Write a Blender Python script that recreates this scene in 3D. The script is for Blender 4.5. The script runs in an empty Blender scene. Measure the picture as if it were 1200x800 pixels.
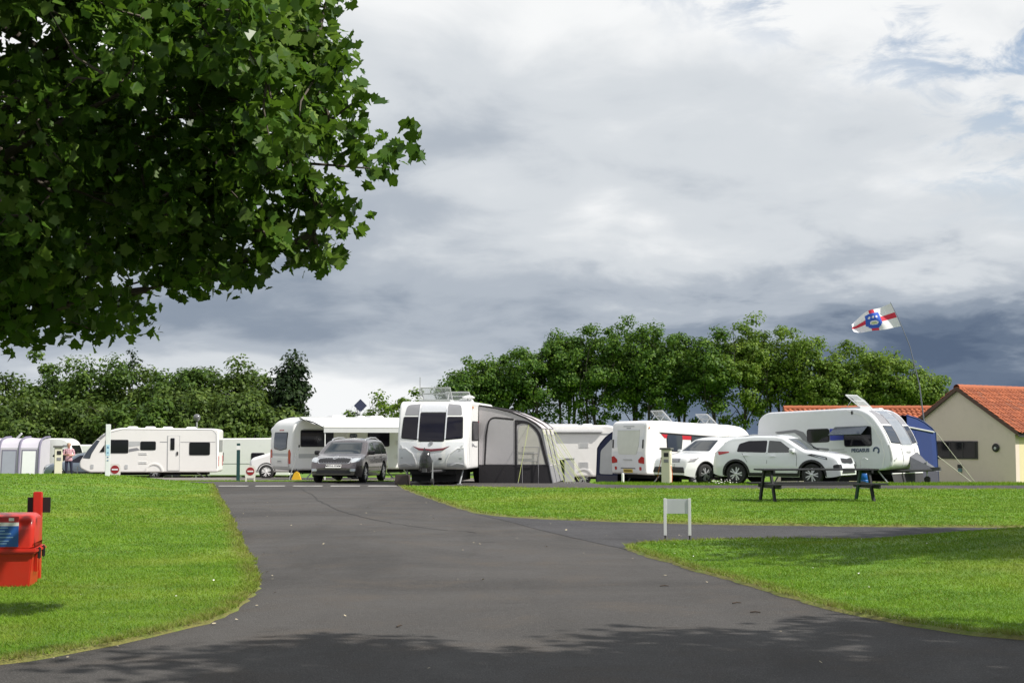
import bpy, bmesh, math, random
import numpy as np
from mathutils import Vector, Matrix
from mathutils.bvhtree import BVHTree
from mathutils.geometry import delaunay_2d_cdt

R = math.radians
SC = bpy.context.scene
COL = SC.collection
rng = np.random.default_rng(7)
random.seed(7)

# ------------------------------------------------------------------ camera
cam_d = bpy.data.cameras.new('camera'); cam = bpy.data.objects.new('camera', cam_d); COL.objects.link(cam)
cam.location = (0, 0, 1.5); cam.rotation_euler = (R(90 + 3.91), 0, 0)
cam_d.sensor_width = 36; cam_d.lens = 50; cam_d.clip_start = 0.1; cam_d.clip_end = 9000
SC.camera = cam

# ------------------------------------------------------------------ light and exposure
SUN_AZ, SUN_EL = -20.0, 47.0        # degrees: azimuth from +X (right of the view) towards +Y
sun_dir = Vector((math.cos(R(SUN_EL)) * math.cos(R(SUN_AZ)), math.cos(R(SUN_EL)) * math.sin(R(SUN_AZ)), math.sin(R(SUN_EL))))
sd = bpy.data.lights.new('sun', 'SUN'); sd.energy = 5.0; sd.angle = R(0.55); sd.color = (1.0, 0.95, 0.87)
so = bpy.data.objects.new('sun', sd); COL.objects.link(so); so.location = (40, -10, 50)
so.rotation_euler = (-sun_dir).to_track_quat('-Z', 'Y').to_euler()
SC.view_settings.view_transform = 'Standard'; SC.view_settings.look = 'None'
SC.view_settings.exposure = 0.30; SC.view_settings.gamma = 1.0; SC.view_settings.use_curve_mapping = False
SC.render.film_transparent = False
try:
    SC.cycles.max_bounces = 6; SC.cycles.transparent_max_bounces = 8; SC.cycles.use_denoising = True
    SC.cycles.sample_clamp_indirect = 4
except Exception: pass


class NT:
    """tiny node-tree writer"""
    def __init__(s, tree): s.t = tree; s.n = tree.nodes; s.l = tree.links
    def node(s, kind, **kw):
        n = s.n.new(kind)
        for k, v in kw.items(): setattr(n, k, v)
        return n
    def put(s, sock, v):
        if isinstance(v, bpy.types.NodeSocket): s.l.new(v, sock)
        elif v is not None: sock.default_value = v
    def m(s, op, a, b=None, c=None, clamp=False):
        n = s.n.new('ShaderNodeMath'); n.operation = op; n.use_clamp = clamp
        for i, v in enumerate((a, b, c)):
            if v is not None: s.put(n.inputs[i], v)
        return n.outputs[0]
    def ss(s, v, lo, hi, a=0.0, b=1.0):
        n = s.n.new('ShaderNodeMapRange'); n.interpolation_type = 'SMOOTHSTEP'
        s.put(n.inputs[0], v); n.inputs[1].default_value = lo; n.inputs[2].default_value = hi
        n.inputs[3].default_value = a; n.inputs[4].default_value = b
        return n.outputs[0]
    def mix(s, f, a, b, mode='MIX'):
        n = s.n.new('ShaderNodeMix'); n.data_type = 'RGBA'; n.blend_type = mode
        s.put(n.inputs[0], f)
        for sock, v in ((n.inputs[6], a), (n.inputs[7], b)):
            if isinstance(v, (tuple, list)): v = tuple(v) + ((1.0,) if len(v) == 3 else ())
            s.put(sock, v)
        return n.outputs[2]
    def noise(s, vec, scale, detail=4, rough=0.55, dist=0.0):
        n = s.n.new('ShaderNodeTexNoise'); s.put(n.inputs['Vector'], vec)
        n.inputs['Scale'].default_value = scale; n.inputs['Detail'].default_value = detail
        n.inputs['Roughness'].default_value = rough; n.inputs['Distortion'].default_value = dist
        return n.outputs[0]


# ------------------------------------------------------------------ sky
world = bpy.data.worlds.new('World'); SC.world = world; world.use_nodes = True
wt = NT(world.node_tree); wt.n.clear()
SKY_S = 0.1
tc = wt.node('ShaderNodeTexCoord').outputs['Generated']
sep = wt.node('ShaderNodeSeparateXYZ'); wt.l.new(tc, sep.inputs[0])
dx, dy, dz = sep.outputs
nish = wt.node('ShaderNodeTexSky', sky_type='NISHITA', sun_disc=False)
nish.sun_elevation = R(SUN_EL); nish.sun_rotation = R(90 - SUN_AZ); nish.air_density = 1.0; nish.dust_density = 0.6
zc = wt.m('ADD', wt.m('MAXIMUM', dz, 0.0), 0.24)
comb = wt.node('ShaderNodeCombineXYZ')
wt.put(comb.inputs[0], wt.m('DIVIDE', dx, zc)); wt.put(comb.inputs[1], wt.m('DIVIDE', dy, zc)); comb.inputs[2].default_value = 3.7
P = comb.outputs[0]
n1 = wt.noise(P, 1.15, 4, 0.5, 0.2)
n2 = wt.noise(P, 4.2, 6, 0.56, 0.3)
n3 = wt.noise(P, 0.55, 2, 0.5)
# cloud deck: brighter overhead, darker underneath towards the horizon, a rain squall low on the right
b = wt.ss(dz, 0.02, 0.29, 0.53, 0.98)
b = wt.m('ADD', b, wt.m('MULTIPLY', wt.m('SUBTRACT', n1, 0.5), 1.05))
b = wt.m('ADD', b, wt.m('MULTIPLY', wt.m('SUBTRACT', n2, 0.5), 0.46))
b = wt.m('ADD', b, wt.m('MULTIPLY', wt.m('SUBTRACT', n3, 0.5), 0.35))
side = wt.ss(wt.m('ADD', dx, wt.m('MULTIPLY', wt.m('SUBTRACT', n1, 0.5), 0.35)), -0.08, 0.32)
low = wt.ss(wt.m('ADD', dz, wt.m('MULTIPLY', wt.m('SUBTRACT', n2, 0.5), 0.10)), 0.02, 0.145, 1.0, 0.0)
squall = wt.m('MULTIPLY', side, low)
b = wt.m('SUBTRACT', b, wt.m('MULTIPLY', squall, 0.62))
# lighter gap under the cloud edge at the horizon on the left
gap = wt.m('MULTIPLY', wt.ss(dz, 0.015, 0.085, 1.0, 0.0), wt.ss(dx, -0.12, 0.08, 1.0, 0.0))
b = wt.m('ADD', b, wt.m('MULTIPLY', gap, 0.36))
ramp = wt.node('ShaderNodeValToRGB'); wt.put(ramp.inputs[0], b)
cr = ramp.color_ramp; cr.interpolation = 'EASE'
stops = [(0.0, (0.082, 0.114, 0.175)), (0.16, (0.115, 0.152, 0.215)), (0.36, (0.220, 0.262, 0.325)), (0.56, (0.365, 0.405, 0.458)),
         (0.76, (0.55, 0.58, 0.61)), (1.0, (0.76, 0.77, 0.775))]
while len(cr.elements) < len(stops): cr.elements.new(0.5)
for e, (p, c) in zip(cr.elements, stops): e.position = p; e.color = (*c, 1)
cl = wt.node('ShaderNodeVectorMath', operation='SCALE'); wt.l.new(ramp.outputs[0], cl.inputs[0]); cl.inputs['Scale'].default_value = 1 / SKY_S
n4 = wt.noise(P, 7.0, 6, 0.62, 0.5)
hole = wt.m('MULTIPLY', wt.ss(n4, 0.45, 0.62), wt.ss(wt.m('ADD', wt.m('ADD', dz, wt.m('MULTIPLY', dx, 0.55)), wt.m('MULTIPLY', wt.m('SUBTRACT', n1, 0.5), 0.25)), 0.31, 0.44))
skyc = wt.mix(wt.m('MULTIPLY', hole, 0.85), cl.outputs[0], nish.outputs[0])
bg = wt.node('ShaderNodeBackground'); wt.l.new(skyc, bg.inputs[0]); bg.inputs[1].default_value = SKY_S
wo = wt.node('ShaderNodeOutputWorld'); wt.l.new(bg.outputs[0], wo.inputs[0])

# ------------------------------------------------------------------ materials
MATS = {}
def pm(name, col, rough=0.5, metal=0.0, var=0.10, scale=4.0, bump=0.0, coat=0.0, spec=0.5, dirt=0.0, bscale=None):
    """procedural principled material: noise-modulated colour, roughness and optional fine relief"""
    if name in MATS: return MATS[name]
    m = bpy.data.materials.new(name); m.use_nodes = True; t = NT(m.node_tree); t.n.clear()
    c = t.node('ShaderNodeTexCoord').outputs['Object']
    n = t.noise(c, scale, 5, 0.6)
    dark = tuple(max(0, v * (1 - var)) for v in col); lite = tuple(min(1, v * (1 + var)) for v in col)
    base = t.mix(n, dark, lite)
    if dirt:
        dn = t.noise(c, 1.7, 6, 0.7)
        base = t.mix(t.m('MULTIPLY', t.ss(dn, 0.48, 0.75), dirt), base, (0.16, 0.14, 0.10))
    bs = t.node('ShaderNodeBsdfPrincipled')
    t.put(bs.inputs['Base Color'], base); t.put(bs.inputs['Roughness'], t.m('ADD', rough * 0.9, t.m('MULTIPLY', n, rough * 0.2)))
    bs.inputs['Metallic'].default_value = metal; bs.inputs['Coat Weight'].default_value = coat
    bs.inputs['Coat Roughness'].default_value = 0.06; bs.inputs['Specular IOR Level'].default_value = spec
    if bump:
        bn = t.node('ShaderNodeBump'); bn.inputs['Strength'].default_value = bump; bn.inputs['Distance'].default_value = 0.02
        t.put(bn.inputs['Height'], t.noise(c, bscale or scale * 6, 4, 0.6)); t.l.new(bn.outputs[0], bs.inputs['Normal'])
    o = t.node('ShaderNodeOutputMaterial'); t.l.new(bs.outputs[0], o.inputs[0])
    MATS[name] = m; return m

def leaf_mat(name, dark, mid, lite, trans=0.35, clump=0.8, gloss=0.55, tcol=None):
    if name in MATS: return MATS[name]
    m = bpy.data.materials.new(name); m.use_nodes = True; t = NT(m.node_tree); t.n.clear()
    c = t.node('ShaderNodeTexCoord').outputs['Object']
    rp = t.node('ShaderNodeNewGeometry').outputs['Random Per Island']
    n = t.noise(c, clump, 3, 0.5)
    f = t.m('ADD', t.m('MULTIPLY', rp, 0.6), t.m('MULTIPLY', t.ss(n, 0.3, 0.7), 0.4))
    ra = t.node('ShaderNodeValToRGB'); t.put(ra.inputs[0], f)
    e = ra.color_ramp.elements; e[0].position = 0.1; e[0].color = (*dark, 1); e[1].position = 0.95; e[1].color = (*lite, 1)
    k = e.new(0.55); k.color = (*mid, 1)
    bs = t.node('ShaderNodeBsdfPrincipled'); t.put(bs.inputs['Base Color'], ra.outputs[0])
    bs.inputs['Roughness'].default_value = gloss; bs.inputs['Specular IOR Level'].default_value = 0.22
    tr = t.node('ShaderNodeBsdfTranslucent'); t.put(tr.inputs[0], t.mix(0.5, ra.outputs[0], tcol or tuple(v * 1.7 for v in lite)))
    mx = t.node('ShaderNodeMixShader'); mx.inputs[0].default_value = trans
    t.l.new(bs.outputs[0], mx.inputs[1]); t.l.new(tr.outputs[0], mx.inputs[2])
    o = t.node('ShaderNodeOutputMaterial'); t.l.new(mx.outputs[0], o.inputs[0])
    MATS[name] = m; return m

def grass_mat(name, blades=False):
    m = bpy.data.materials.new(name); m.use_nodes = True; t = NT(m.node_tree); t.n.clear()
    geo = t.node('ShaderNodeNewGeometry'); pos = geo.outputs['Position']
    big = t.noise(pos, 0.22, 4, 0.6, 0.4); midn = t.noise(pos, 1.3, 5, 0.65, 0.3); fine = t.noise(pos, 28, 3, 0.7)
    mp = t.node('ShaderNodeMapping'); mp.inputs['Scale'].default_value = (0.25, 2.2, 1); t.l.new(pos, mp.inputs[0])
    streak = t.noise(mp.outputs[0], 1.2, 4, 0.6)
    base = t.mix(t.ss(midn, 0.3, 0.7), (0.086, 0.186, 0.012), (0.152, 0.285, 0.016))
    base = t.mix(t.m('MULTIPLY', t.ss(streak, 0.46, 0.68), 0.6), base, (0.062, 0.142, 0.011))
    base = t.mix(t.m('MULTIPLY', t.ss(big, 0.48, 0.68), 0.60), base, (0.27, 0.31, 0.045))
    at = t.node('ShaderNodeAttribute'); at.attribute_name = 'edge'
    ed = t.m('MULTIPLY', at.outputs['Fac'], t.ss(t.noise(pos, 2.5, 3), 0.25, 0.6, 0.45, 1.0))
    base = t.mix(t.m('MULTIPLY', ed, 0.85), base, (0.21, 0.165, 0.065))
    if blades:
        rp = geo.outputs['Random Per Island']
        base = t.mix(t.ss(rp, 0.0, 1.0, 0.0, 0.55), base, (0.21, 0.33, 0.024))
        base = t.mix(t.ss(rp, 0.93, 0.97, 0.0, 0.6), base, (0.30, 0.27, 0.09))
    else:
        base = t.mix(t.ss(fine, 0.35, 0.65, 0.0, 0.3), base, (0.05, 0.11, 0.008))
    bs = t.node('ShaderNodeBsdfPrincipled'); t.put(bs.inputs['Base Color'], base); bs.inputs['Roughness'].default_value = 0.6
    bs.inputs['Specular IOR Level'].default_value = 0.2
    o = t.node('ShaderNodeOutputMaterial')
    if blades:
        tr = t.node('ShaderNodeBsdfTranslucent'); t.put(tr.inputs[0], base)
        mx = t.node('ShaderNodeMixShader'); mx.inputs[0].default_value = 0.35
        t.l.new(bs.outputs[0], mx.inputs[1]); t.l.new(tr.outputs[0], mx.inputs[2]); t.l.new(mx.outputs[0], o.inputs[0])
    else:
        bn = t.node('ShaderNodeBump'); bn.inputs['Strength'].default_value = 0.8; bn.inputs['Distance'].default_value = 0.04
        t.put(bn.inputs['Height'], t.m('ADD', fine, midn)); t.l.new(bn.outputs[0], bs.inputs['Normal'])
        t.l.new(bs.outputs[0], o.inputs[0])
    return m

def asphalt_mat(name, tone, warm):
    m = bpy.data.materials.new(name); m.use_nodes = True; t = NT(m.node_tree); t.n.clear()
    pos = t.node('ShaderNodeNewGeometry').outputs['Position']
    big = t.noise(pos, 0.16, 5, 0.65, 0.6); midn = t.noise(pos, 0.9, 6, 0.7, 0.3); ag = t.noise(pos, 75, 2, 0.7)
    base = t.mix(t.ss(big, 0.35, 0.65), tuple(v * 0.70 for v in tone), tuple(v * 1.28 for v in tone))
    base = t.mix(t.m('MULTIPLY', t.ss(midn, 0.48, 0.72), 0.6), base, warm)
    ag2 = t.noise(pos, 17, 4, 0.75); base = t.mix(t.ss(ag2, 0.50, 0.72, 0, 0.55), base, tuple(v * 1.7 for v in tone)); base = t.mix(t.ss(ag2, 0.46, 0.30, 0, 0.55), base, tuple(v * 0.55 for v in tone))
    st = t.noise(pos, 0.55, 3, 0.5, 1.2); base = t.mix(t.ss(st, 0.62, 0.72, 0, 0.5), base, tuple(v * 0.5 for v in tone))
    base = t.mix(t.ss(ag, 0.52, 0.72, 0, 0.8), base, tuple(v * 2.8 for v in tone))
    base = t.mix(t.ss(ag, 0.45, 0.28, 0, 0.6), base, tuple(v * 0.45 for v in tone))
    mp = t.node('ShaderNodeMapping'); mp.inputs['Scale'].default_value = (1.6, 0.18, 1); mp.inputs['Rotation'].default_value = (0, 0, R(12)); t.l.new(pos, mp.inputs[0])
    tr = t.noise(mp.outputs[0], 0.7, 4, 0.6)
    base = t.mix(t.ss(tr, 0.5, 0.7, 0, 0.35), base, tuple(v * 0.6 for v in tone))
    bs = t.node('ShaderNodeBsdfPrincipled'); t.put(bs.inputs['Base Color'], base)
    t.put(bs.inputs['Roughness'], t.ss(midn, 0.2, 0.8, 0.72, 0.95)); bs.inputs['Specular IOR Level'].default_value = 0.25
    bn = t.node('ShaderNodeBump'); bn.inputs['Strength'].default_value = 0.55; bn.inputs['Distance'].default_value = 0.012
    t.put(bn.inputs['Height'], ag); t.l.new(bn.outputs[0], bs.inputs['Normal'])
    o = t.node('ShaderNodeOutputMaterial'); t.l.new(bs.outputs[0], o.inputs[0])
    return m

def glass_mat(name, col, rough=0.04, alpha=1.0, spec=0.5):
    if name in MATS: return MATS[name]
    m = bpy.data.materials.new(name); m.use_nodes = True; t = NT(m.node_tree); t.n.clear()
    c = t.node('ShaderNodeTexCoord').outputs['Object']; n = t.noise(c, 1.6, 3, 0.5)
    bs = t.node('ShaderNodeBsdfPrincipled'); t.put(bs.inputs['Base Color'], t.mix(n, tuple(v * 0.6 for v in col), tuple(v * 1.4 for v in col)))
    bs.inputs['Roughness'].default_value = rough; bs.inputs['Specular IOR Level'].default_value = spec; bs.inputs['IOR'].default_value = 1.5
    o = t.node('ShaderNodeOutputMaterial')
    if alpha < 1:
        tr = t.node('ShaderNodeBsdfTransparent'); tr.inputs[0].default_value = (0.95, 0.97, 0.97, 1)
        mx = t.node('ShaderNodeMixShader'); mx.inputs[0].default_value = alpha
        t.l.new(tr.outputs[0], mx.inputs[1]); t.l.new(bs.outputs[0], mx.inputs[2]); t.l.new(mx.outputs[0], o.inputs[0])
    else: t.l.new(bs.outputs[0], o.inputs[0])
    MATS[name] = m; return m

M_white = pm('gelcoat_white', (0.77, 0.765, 0.77), 0.32, var=0.04, scale=1.5, coat=0.25, dirt=0.06)
M_cream = pm('gelcoat_cream', (0.80, 0.785, 0.765), 0.35, var=0.04, scale=1.5, coat=0.2, dirt=0.06)
M_cool = pm('gelcoat_cool', (0.69, 0.70, 0.735), 0.3, var=0.05, scale=1.5, coat=0.3, dirt=0.06)
M_silver = pm('silver_panel', (0.56, 0.57, 0.61), 0.35, 0.15, var=0.05)
M_grey = pm('grey_trim', (0.22, 0.22, 0.24), 0.5)
M_lgrey = pm('light_grey_trim', (0.45, 0.46, 0.47), 0.5)
M_black = pm('black_plastic', (0.014, 0.014, 0.016), 0.55, var=0.2)
M_under = pm('underbody_black', (0.008, 0.008, 0.009), 0.9, var=0.2)
M_rubber = pm('tyre_rubber', (0.018, 0.018, 0.019), 0.8, var=0.2, bump=0.2)
M_alloy = pm('alloy', (0.60, 0.61, 0.63), 0.3, 0.7, var=0.05)
M_galv = pm('galvanised_steel', (0.42, 0.43, 0.44), 0.45, 0.6, var=0.12)
M_win = glass_mat('tinted_acrylic', (0.009, 0.008, 0.014), 0.05, spec=0.32)
M_winL = glass_mat('light_acrylic', (0.045, 0.055, 0.075), 0.06, spec=0.6)
M_wind = glass_mat('windscreen_glass', (0.014, 0.019, 0.020), 0.03, spec=1.0)
M_clear = glass_mat('clear_dome', (0.55, 0.57, 0.57), 0.1, 0.45)
M_vinyl = glass_mat('clear_vinyl', (0.50, 0.50, 0.47), 0.15, 0.62)
M_red = pm('red_lens', (0.42, 0.012, 0.015), 0.2, var=0.15, coat=0.4)
M_redgfx = pm('red_graphic', (0.50, 0.02, 0.035), 0.4)
M_maroon = pm('maroon_graphic', (0.17, 0.03, 0.045), 0.4)
M_amber = pm('amber_lens', (0.60, 0.20, 0.02), 0.25)
M_lens = pm('headlamp_lens', (0.50, 0.53, 0.56), 0.12, 0.3, coat=0.6, var=0.25, scale=14)
M_plateW = pm('plate_white', (0.72, 0.72, 0.70), 0.5, var=0.03)
M_plateY = pm('plate_yellow', (0.70, 0.52, 0.08), 0.5, var=0.04)
M_ink = pm('black_ink', (0.01, 0.01, 0.012), 0.6)
M_navy = pm('navy_canvas', (0.008, 0.014, 0.055), 0.85, bump=0.2, var=0.2)
M_blue = pm('blue_canvas', (0.011, 0.032, 0.15), 0.8, bump=0.2, var=0.2)
M_awn = pm('grey_canvas', (0.45, 0.425, 0.44), 0.85, var=0.10, scale=2.5, bump=0.15)
M_awnD = pm('charcoal_canvas', (0.022, 0.02, 0.024), 0.85, var=0.25, bump=0.2)
M_mesh = pm('mesh_blind', (0.43, 0.415, 0.43), 0.9, var=0.06, scale=3)
M_lilac = pm('lilac_canvas', (0.46, 0.44, 0.50), 0.8, var=0.08, scale=2, bump=0.12)
M_lilacD = pm('lilac_dark_canvas', (0.15, 0.14, 0.20), 0.8, var=0.12, bump=0.12)
M_cloth = pm('white_canopy', (0.74, 0.75, 0.76), 0.7, var=0.04)
M_pvc = pm('silver_cover', (0.11, 0.115, 0.13), 0.45, 0.1, var=0.2, bump=0.4, bscale=8)
M_cone = pm('yellow_plastic', (0.70, 0.42, 0.02), 0.45)

# ------------------------------------------------------------------ object helpers
def link(o, parent=None):
    COL.objects.link(o)
    if parent is not None: o.parent = parent
    return o
def thing(name, label, cat, loc=(0, 0, 0), rz=0.0, group=None, ry=0.0):
    o = bpy.data.objects.new(name, None); COL.objects.link(o); o.location = loc
    o.rotation_mode = 'ZYX' if False else 'XYZ'; o.rotation_euler = (0, ry, rz); o.empty_display_size = 0.2
    tag(o, label, cat, group); return o
def tag(o, label=None, cat=None, group=None, kind=None):
    for k, v in (('label', label), ('category', cat), ('group', group), ('kind', kind)):
        if v: o[k] = v
    return o
def mo(name, verts, faces, mat, parent=None, smooth=None, fm=None):
    me = bpy.data.meshes.new(name); me.from_pydata([tuple(v) for v in verts], [], faces)
    for mm in (mat if isinstance(mat, (list, tuple)) else [mat]): me.materials.append(mm)
    if fm is not None: me.polygons.foreach_set('material_index', np.array(fm, dtype=np.int32))
    if smooth is not None:
        me.polygons.foreach_set('use_smooth', np.ones(len(me.polygons), dtype=bool))
        if smooth < 180: me.set_sharp_from_angle(angle=R(smooth))
    me.update()
    return link(bpy.data.objects.new(name, me), parent)
def npmesh(name, V, F, mat, parent=None, attr=None):
    """numpy arrays: V (n,3), F (m,k) all faces with k corners"""
    me = bpy.data.meshes.new(name); n, (m, k) = len(V), F.shape
    me.vertices.add(n); me.vertices.foreach_set('co', V.astype(np.float32).ravel())
    me.loops.add(m * k); me.loops.foreach_set('vertex_index', F.astype(np.int32).ravel())
    me.polygons.add(m); me.polygons.foreach_set('loop_start', np.arange(0, m * k, k, dtype=np.int32))
    me.materials.append(mat)
    if attr is not None:
        a = me.attributes.new('edge', 'FLOAT', 'POINT'); a.data.foreach_set('value', attr.astype(np.float32))
    me.update(calc_edges=True)
    return link(bpy.data.objects.new(name, me), parent)

class MB:
    def __init__(s): s.v = []; s.f = []
    def add(s, vs, fs):
        k = len(s.v); s.v += [tuple(v) for v in vs]; s.f += [tuple(i + k for i in f) for f in fs]; return s
    def box(s, c, d, rot=None, taper=1.0):
        x, y, z = d[0] / 2, d[1] / 2, d[2] / 2
        vs = [Vector((sx * x * (taper if sz > 0 else 1), sy * y * (taper if sz > 0 else 1), sz * z)) for sz in (-1, 1) for sy in (-1, 1) for sx in (-1, 1)]
        if rot: 
            mt = rot if isinstance(rot, Matrix) else Matrix.Rotation(rot[2], 3, 'Z') @ Matrix.Rotation(rot[1], 3, 'Y') @ Matrix.Rotation(rot[0], 3, 'X')
            vs = [mt @ v for v in vs]
        c = Vector(c)
        return s.add([v + c for v in vs], [(0, 2, 3, 1), (4, 5, 7, 6), (0, 1, 5, 4), (2, 6, 7, 3), (0, 4, 6, 2), (1, 3, 7, 5)])
    def tube(s, pts, rad, n=8, cap=True):
        pts = [Vector(p) for p in pts]; rad = rad if isinstance(rad, (list, tuple)) else [rad] * len(pts)
        rings = []; up = None
        for i, p in enumerate(pts):
            d = (pts[min(i + 1, len(pts) - 1)] - pts[max(i - 1, 0)]).normalized()
            if up is None:
                up = Vector((0, 0, 1)) if abs(d.z) < 0.9 else Vector((1, 0, 0))
            a = d.cross(up)
            a = a.normalized() if a.length > 1e-5 else Vector((1, 0, 0)); b_ = a.cross(d).normalized(); up = b_
            rings.append([p + (a * math.cos(2 * math.pi * k / n) + b_ * math.sin(2 * math.pi * k / n)) * rad[i] for k in range(n)])
        vs = [v for r in rings for v in r]; fs = []
        for i in range(len(pts) - 1):
            for k in range(n): fs.append((i * n + k, i * n + (k + 1) % n, (i + 1) * n + (k + 1) % n, (i + 1) * n + k))
        if cap: fs += [tuple(range(n))[::-1], tuple((len(pts) - 1) * n + k for k in range(n))]
        return s.add(vs, fs)
    def lathe(s, prof, axis='y', c=(0, 0, 0), n=24, cap=True):
        """prof: (radius, along)"""
        c = Vector(c); vs = []; fs = []
        for r, h in prof:
            for k in range(n):
                a = 2 * math.pi * k / n; u, w = r * math.cos(a), r * math.sin(a)
                vs.append(c + (Vector((u, h, w)) if axis == 'y' else Vector((u, w, h)) if axis == 'z' else Vector((h, u, w))))
        for i in range(len(prof) - 1):
            for k in range(n): fs.append((i * n + k, i * n + (k + 1) % n, (i + 1) * n + (k + 1) % n, (i + 1) * n + k))
        if cap: fs += [tuple(range(n))[::-1], tuple((len(prof) - 1) * n + k for k in range(n))]
        return s.add(vs, fs)
    def prism(s, poly, t0, t1, axis='y'):
        """poly of 2D points in the plane across axis; y: (x,z)  x: (y,z)  z: (x,y)"""
        f = {'y': lambda a, b_, t: (a, t, b_), 'x': lambda a, b_, t: (t, a, b_), 'z': lambda a, b_, t: (a, b_, t)}[axis]
        n = len(poly)
        return s.add([f(*p, t0) for p in poly] + [f(*p, t1) for p in poly],
                     [tuple(range(n)), tuple(range(2 * n - 1, n - 1, -1))] + [(i, i + n, (i + 1) % n + n, (i + 1) % n) for i in range(n)])
    def build(s, name, mat, parent=None, smooth=None, bevel=0):
        o = mo(name, s.v, s.f, mat, parent, smooth)
        bm = bmesh.new(); bm.from_mesh(o.data); bmesh.ops.recalc_face_normals(bm, faces=bm.faces)
        if bevel: bmesh.ops.bevel(bm, geom=bm.edges[:], offset=bevel, segments=2, affect='EDGES', clamp_overlap=True)
        bm.to_mesh(o.data); bm.free()
        if smooth is not None: o.data.set_sharp_from_angle(angle=R(smooth))
        return o

def rpoly(pts, r=0.05, n=4):
    """round the corners of a polygon"""
    out = []; N = len(pts); rs = r if isinstance(r, (list, tuple)) else [r] * N
    for i in range(N):
        p0, p, p1 = Vector(pts[i - 1]), Vector(pts[i]), Vector(pts[(i + 1) % N])
        a, b_ = p0 - p, p1 - p; rr = min(rs[i], a.length * 0.48, b_.length * 0.48)
        if rr < 1e-4: out.append(tuple(p)); continue
        A, B = p + a.normalized() * rr, p + b_.normalized() * rr
        for k in range(n + 1):
            t = k / n; q = A * (1 - t) ** 2 + p * 2 * t * (1 - t) + B * t * t; out.append((q.x, q.y))
    return out
def rprof(pts, r, n=5): return rpoly(pts, [max(q, .13) for q in r], n)
def rr(x0, z0, x1, z1, r=0.05): return rpoly([(x0, z0), (x1, z0), (x1, z1), (x0, z1)], r)

def slab(prof, hw, r=0.08, steps=4, warp=None):
    """profile in x,z swept across y with rounded long edges -> verts, faces"""
    n = len(prof); P2 = [Vector(p) for p in prof]
    area = sum(P2[i - 1].x * P2[i].y - P2[i].x * P2[i - 1].y for i in range(n))
    if area < 0: P2.reverse()
    nor = []
    for i in range(n):
        d = (P2[(i + 1) % n] - P2[i]).normalized() + (P2[i] - P2[i - 1]).normalized()
        nor.append(Vector((-d.y, d.x)).normalized())
    ring = []
    for k in range(steps + 1):
        a = math.pi / 2 * k / steps
        ring.append((-hw + r * (1 - math.cos(a)), r * (1 - math.sin(a))))
    ring = ring + [(-hw * 0.4, 0), (hw * 0.4, 0)] + [(-y, i) for y, i in reversed(ring)]
    vs = []; fs = []
    for y, ins in ring:
        for p, q in zip(P2, nor):
            w = p + q * ins; v = Vector((w.x, y, w.y)); vs.append(warp(v) if warp else v)
    for j in range(len(ring) - 1):
        for i in range(n): fs.append((j * n + i, j * n + (i + 1) % n, (j + 1) * n + (i + 1) % n, (j + 1) * n + i))
    fs += [tuple(range(n))[::-1], tuple((len(ring) - 1) * n + i for i in range(n))]
    return vs, fs

DIRS = {'L': (0, -1, 0), 'R': (0, 1, 0), 'F': (-1, 0, 0), 'B': (1, 0, 0), 'T': (0, 0, -1)}
class Body:
    """a shell whose panes, lamps and trim are pressed onto its surface"""
    def __init__(s, root, name, vs, fs, mat, smooth=35, fm=None):
        s.root = root; s.o = mo(name, vs, fs, mat, root, smooth, fm)
        bm = bmesh.new(); bm.from_mesh(s.o.data); bmesh.ops.recalc_face_normals(bm, faces=bm.faces); bm.to_mesh(s.o.data)
        bmesh.ops.triangulate(bm, faces=bm.faces); s.bvh = BVHTree.FromBMesh(bm); bm.free()
        if smooth: s.o.data.set_sharp_from_angle(angle=R(smooth))
        me = s.o.data; key = {e.key: e for e in me.edges}
        for p in me.polygons:
            if len(p.vertices) > 8:
                for k in p.edge_keys: key[k].use_edge_sharp = True
    def hit(s, a, b_, side):
        d = Vector(DIRS[side])
        o = {'L': (a, 9, b_), 'R': (a, -9, b_), 'F': (9, a, b_), 'B': (-9, a, b_), 'T': (a, b_, 9)}[side]
        co, no, _, _ = s.bvh.ray_cast(Vector(o), d)
        if co is None: co = s.bvh.find_nearest(Vector(o) + d * 8.0)[0]
        return co, d
    def dec(s, name, poly, side, mat, off=0.012, depth=0.03, sub=3, parent=None, smooth=40):
        bm = bmesh.new(); d = Vector(DIRS[side])
        f = bm.faces.new([bm.verts.new((p[0], p[1], 0)) for p in poly])
        bmesh.ops.triangulate(bm, faces=[f], quad_method='BEAUTY', ngon_method='BEAUTY')
        if sub > 1: bmesh.ops.subdivide_edges(bm, edges=bm.edges[:], cuts=sub - 1, use_grid_fill=True)
        for v in bm.verts:
            co, _ = s.hit(v.co.x, v.co.y, side); v.co = co - d * off
        be = [e for e in bm.edges if e.is_boundary]
        r = bmesh.ops.extrude_edge_only(bm, edges=be)
        for v in [g for g in r['geom'] if isinstance(g, bmesh.types.BMVert)]: v.co += d * depth
        bmesh.ops.recalc_face_normals(bm, faces=bm.faces)
        me = bpy.data.meshes.new(name); bm.to_mesh(me); bm.free(); me.materials.append(mat)
        me.polygons.foreach_set('use_smooth', np.ones(len(me.polygons), dtype=bool)); me.set_sharp_from_angle(angle=R(smooth))
        return link(bpy.data.objects.new(name, me), parent or s.root)

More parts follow.
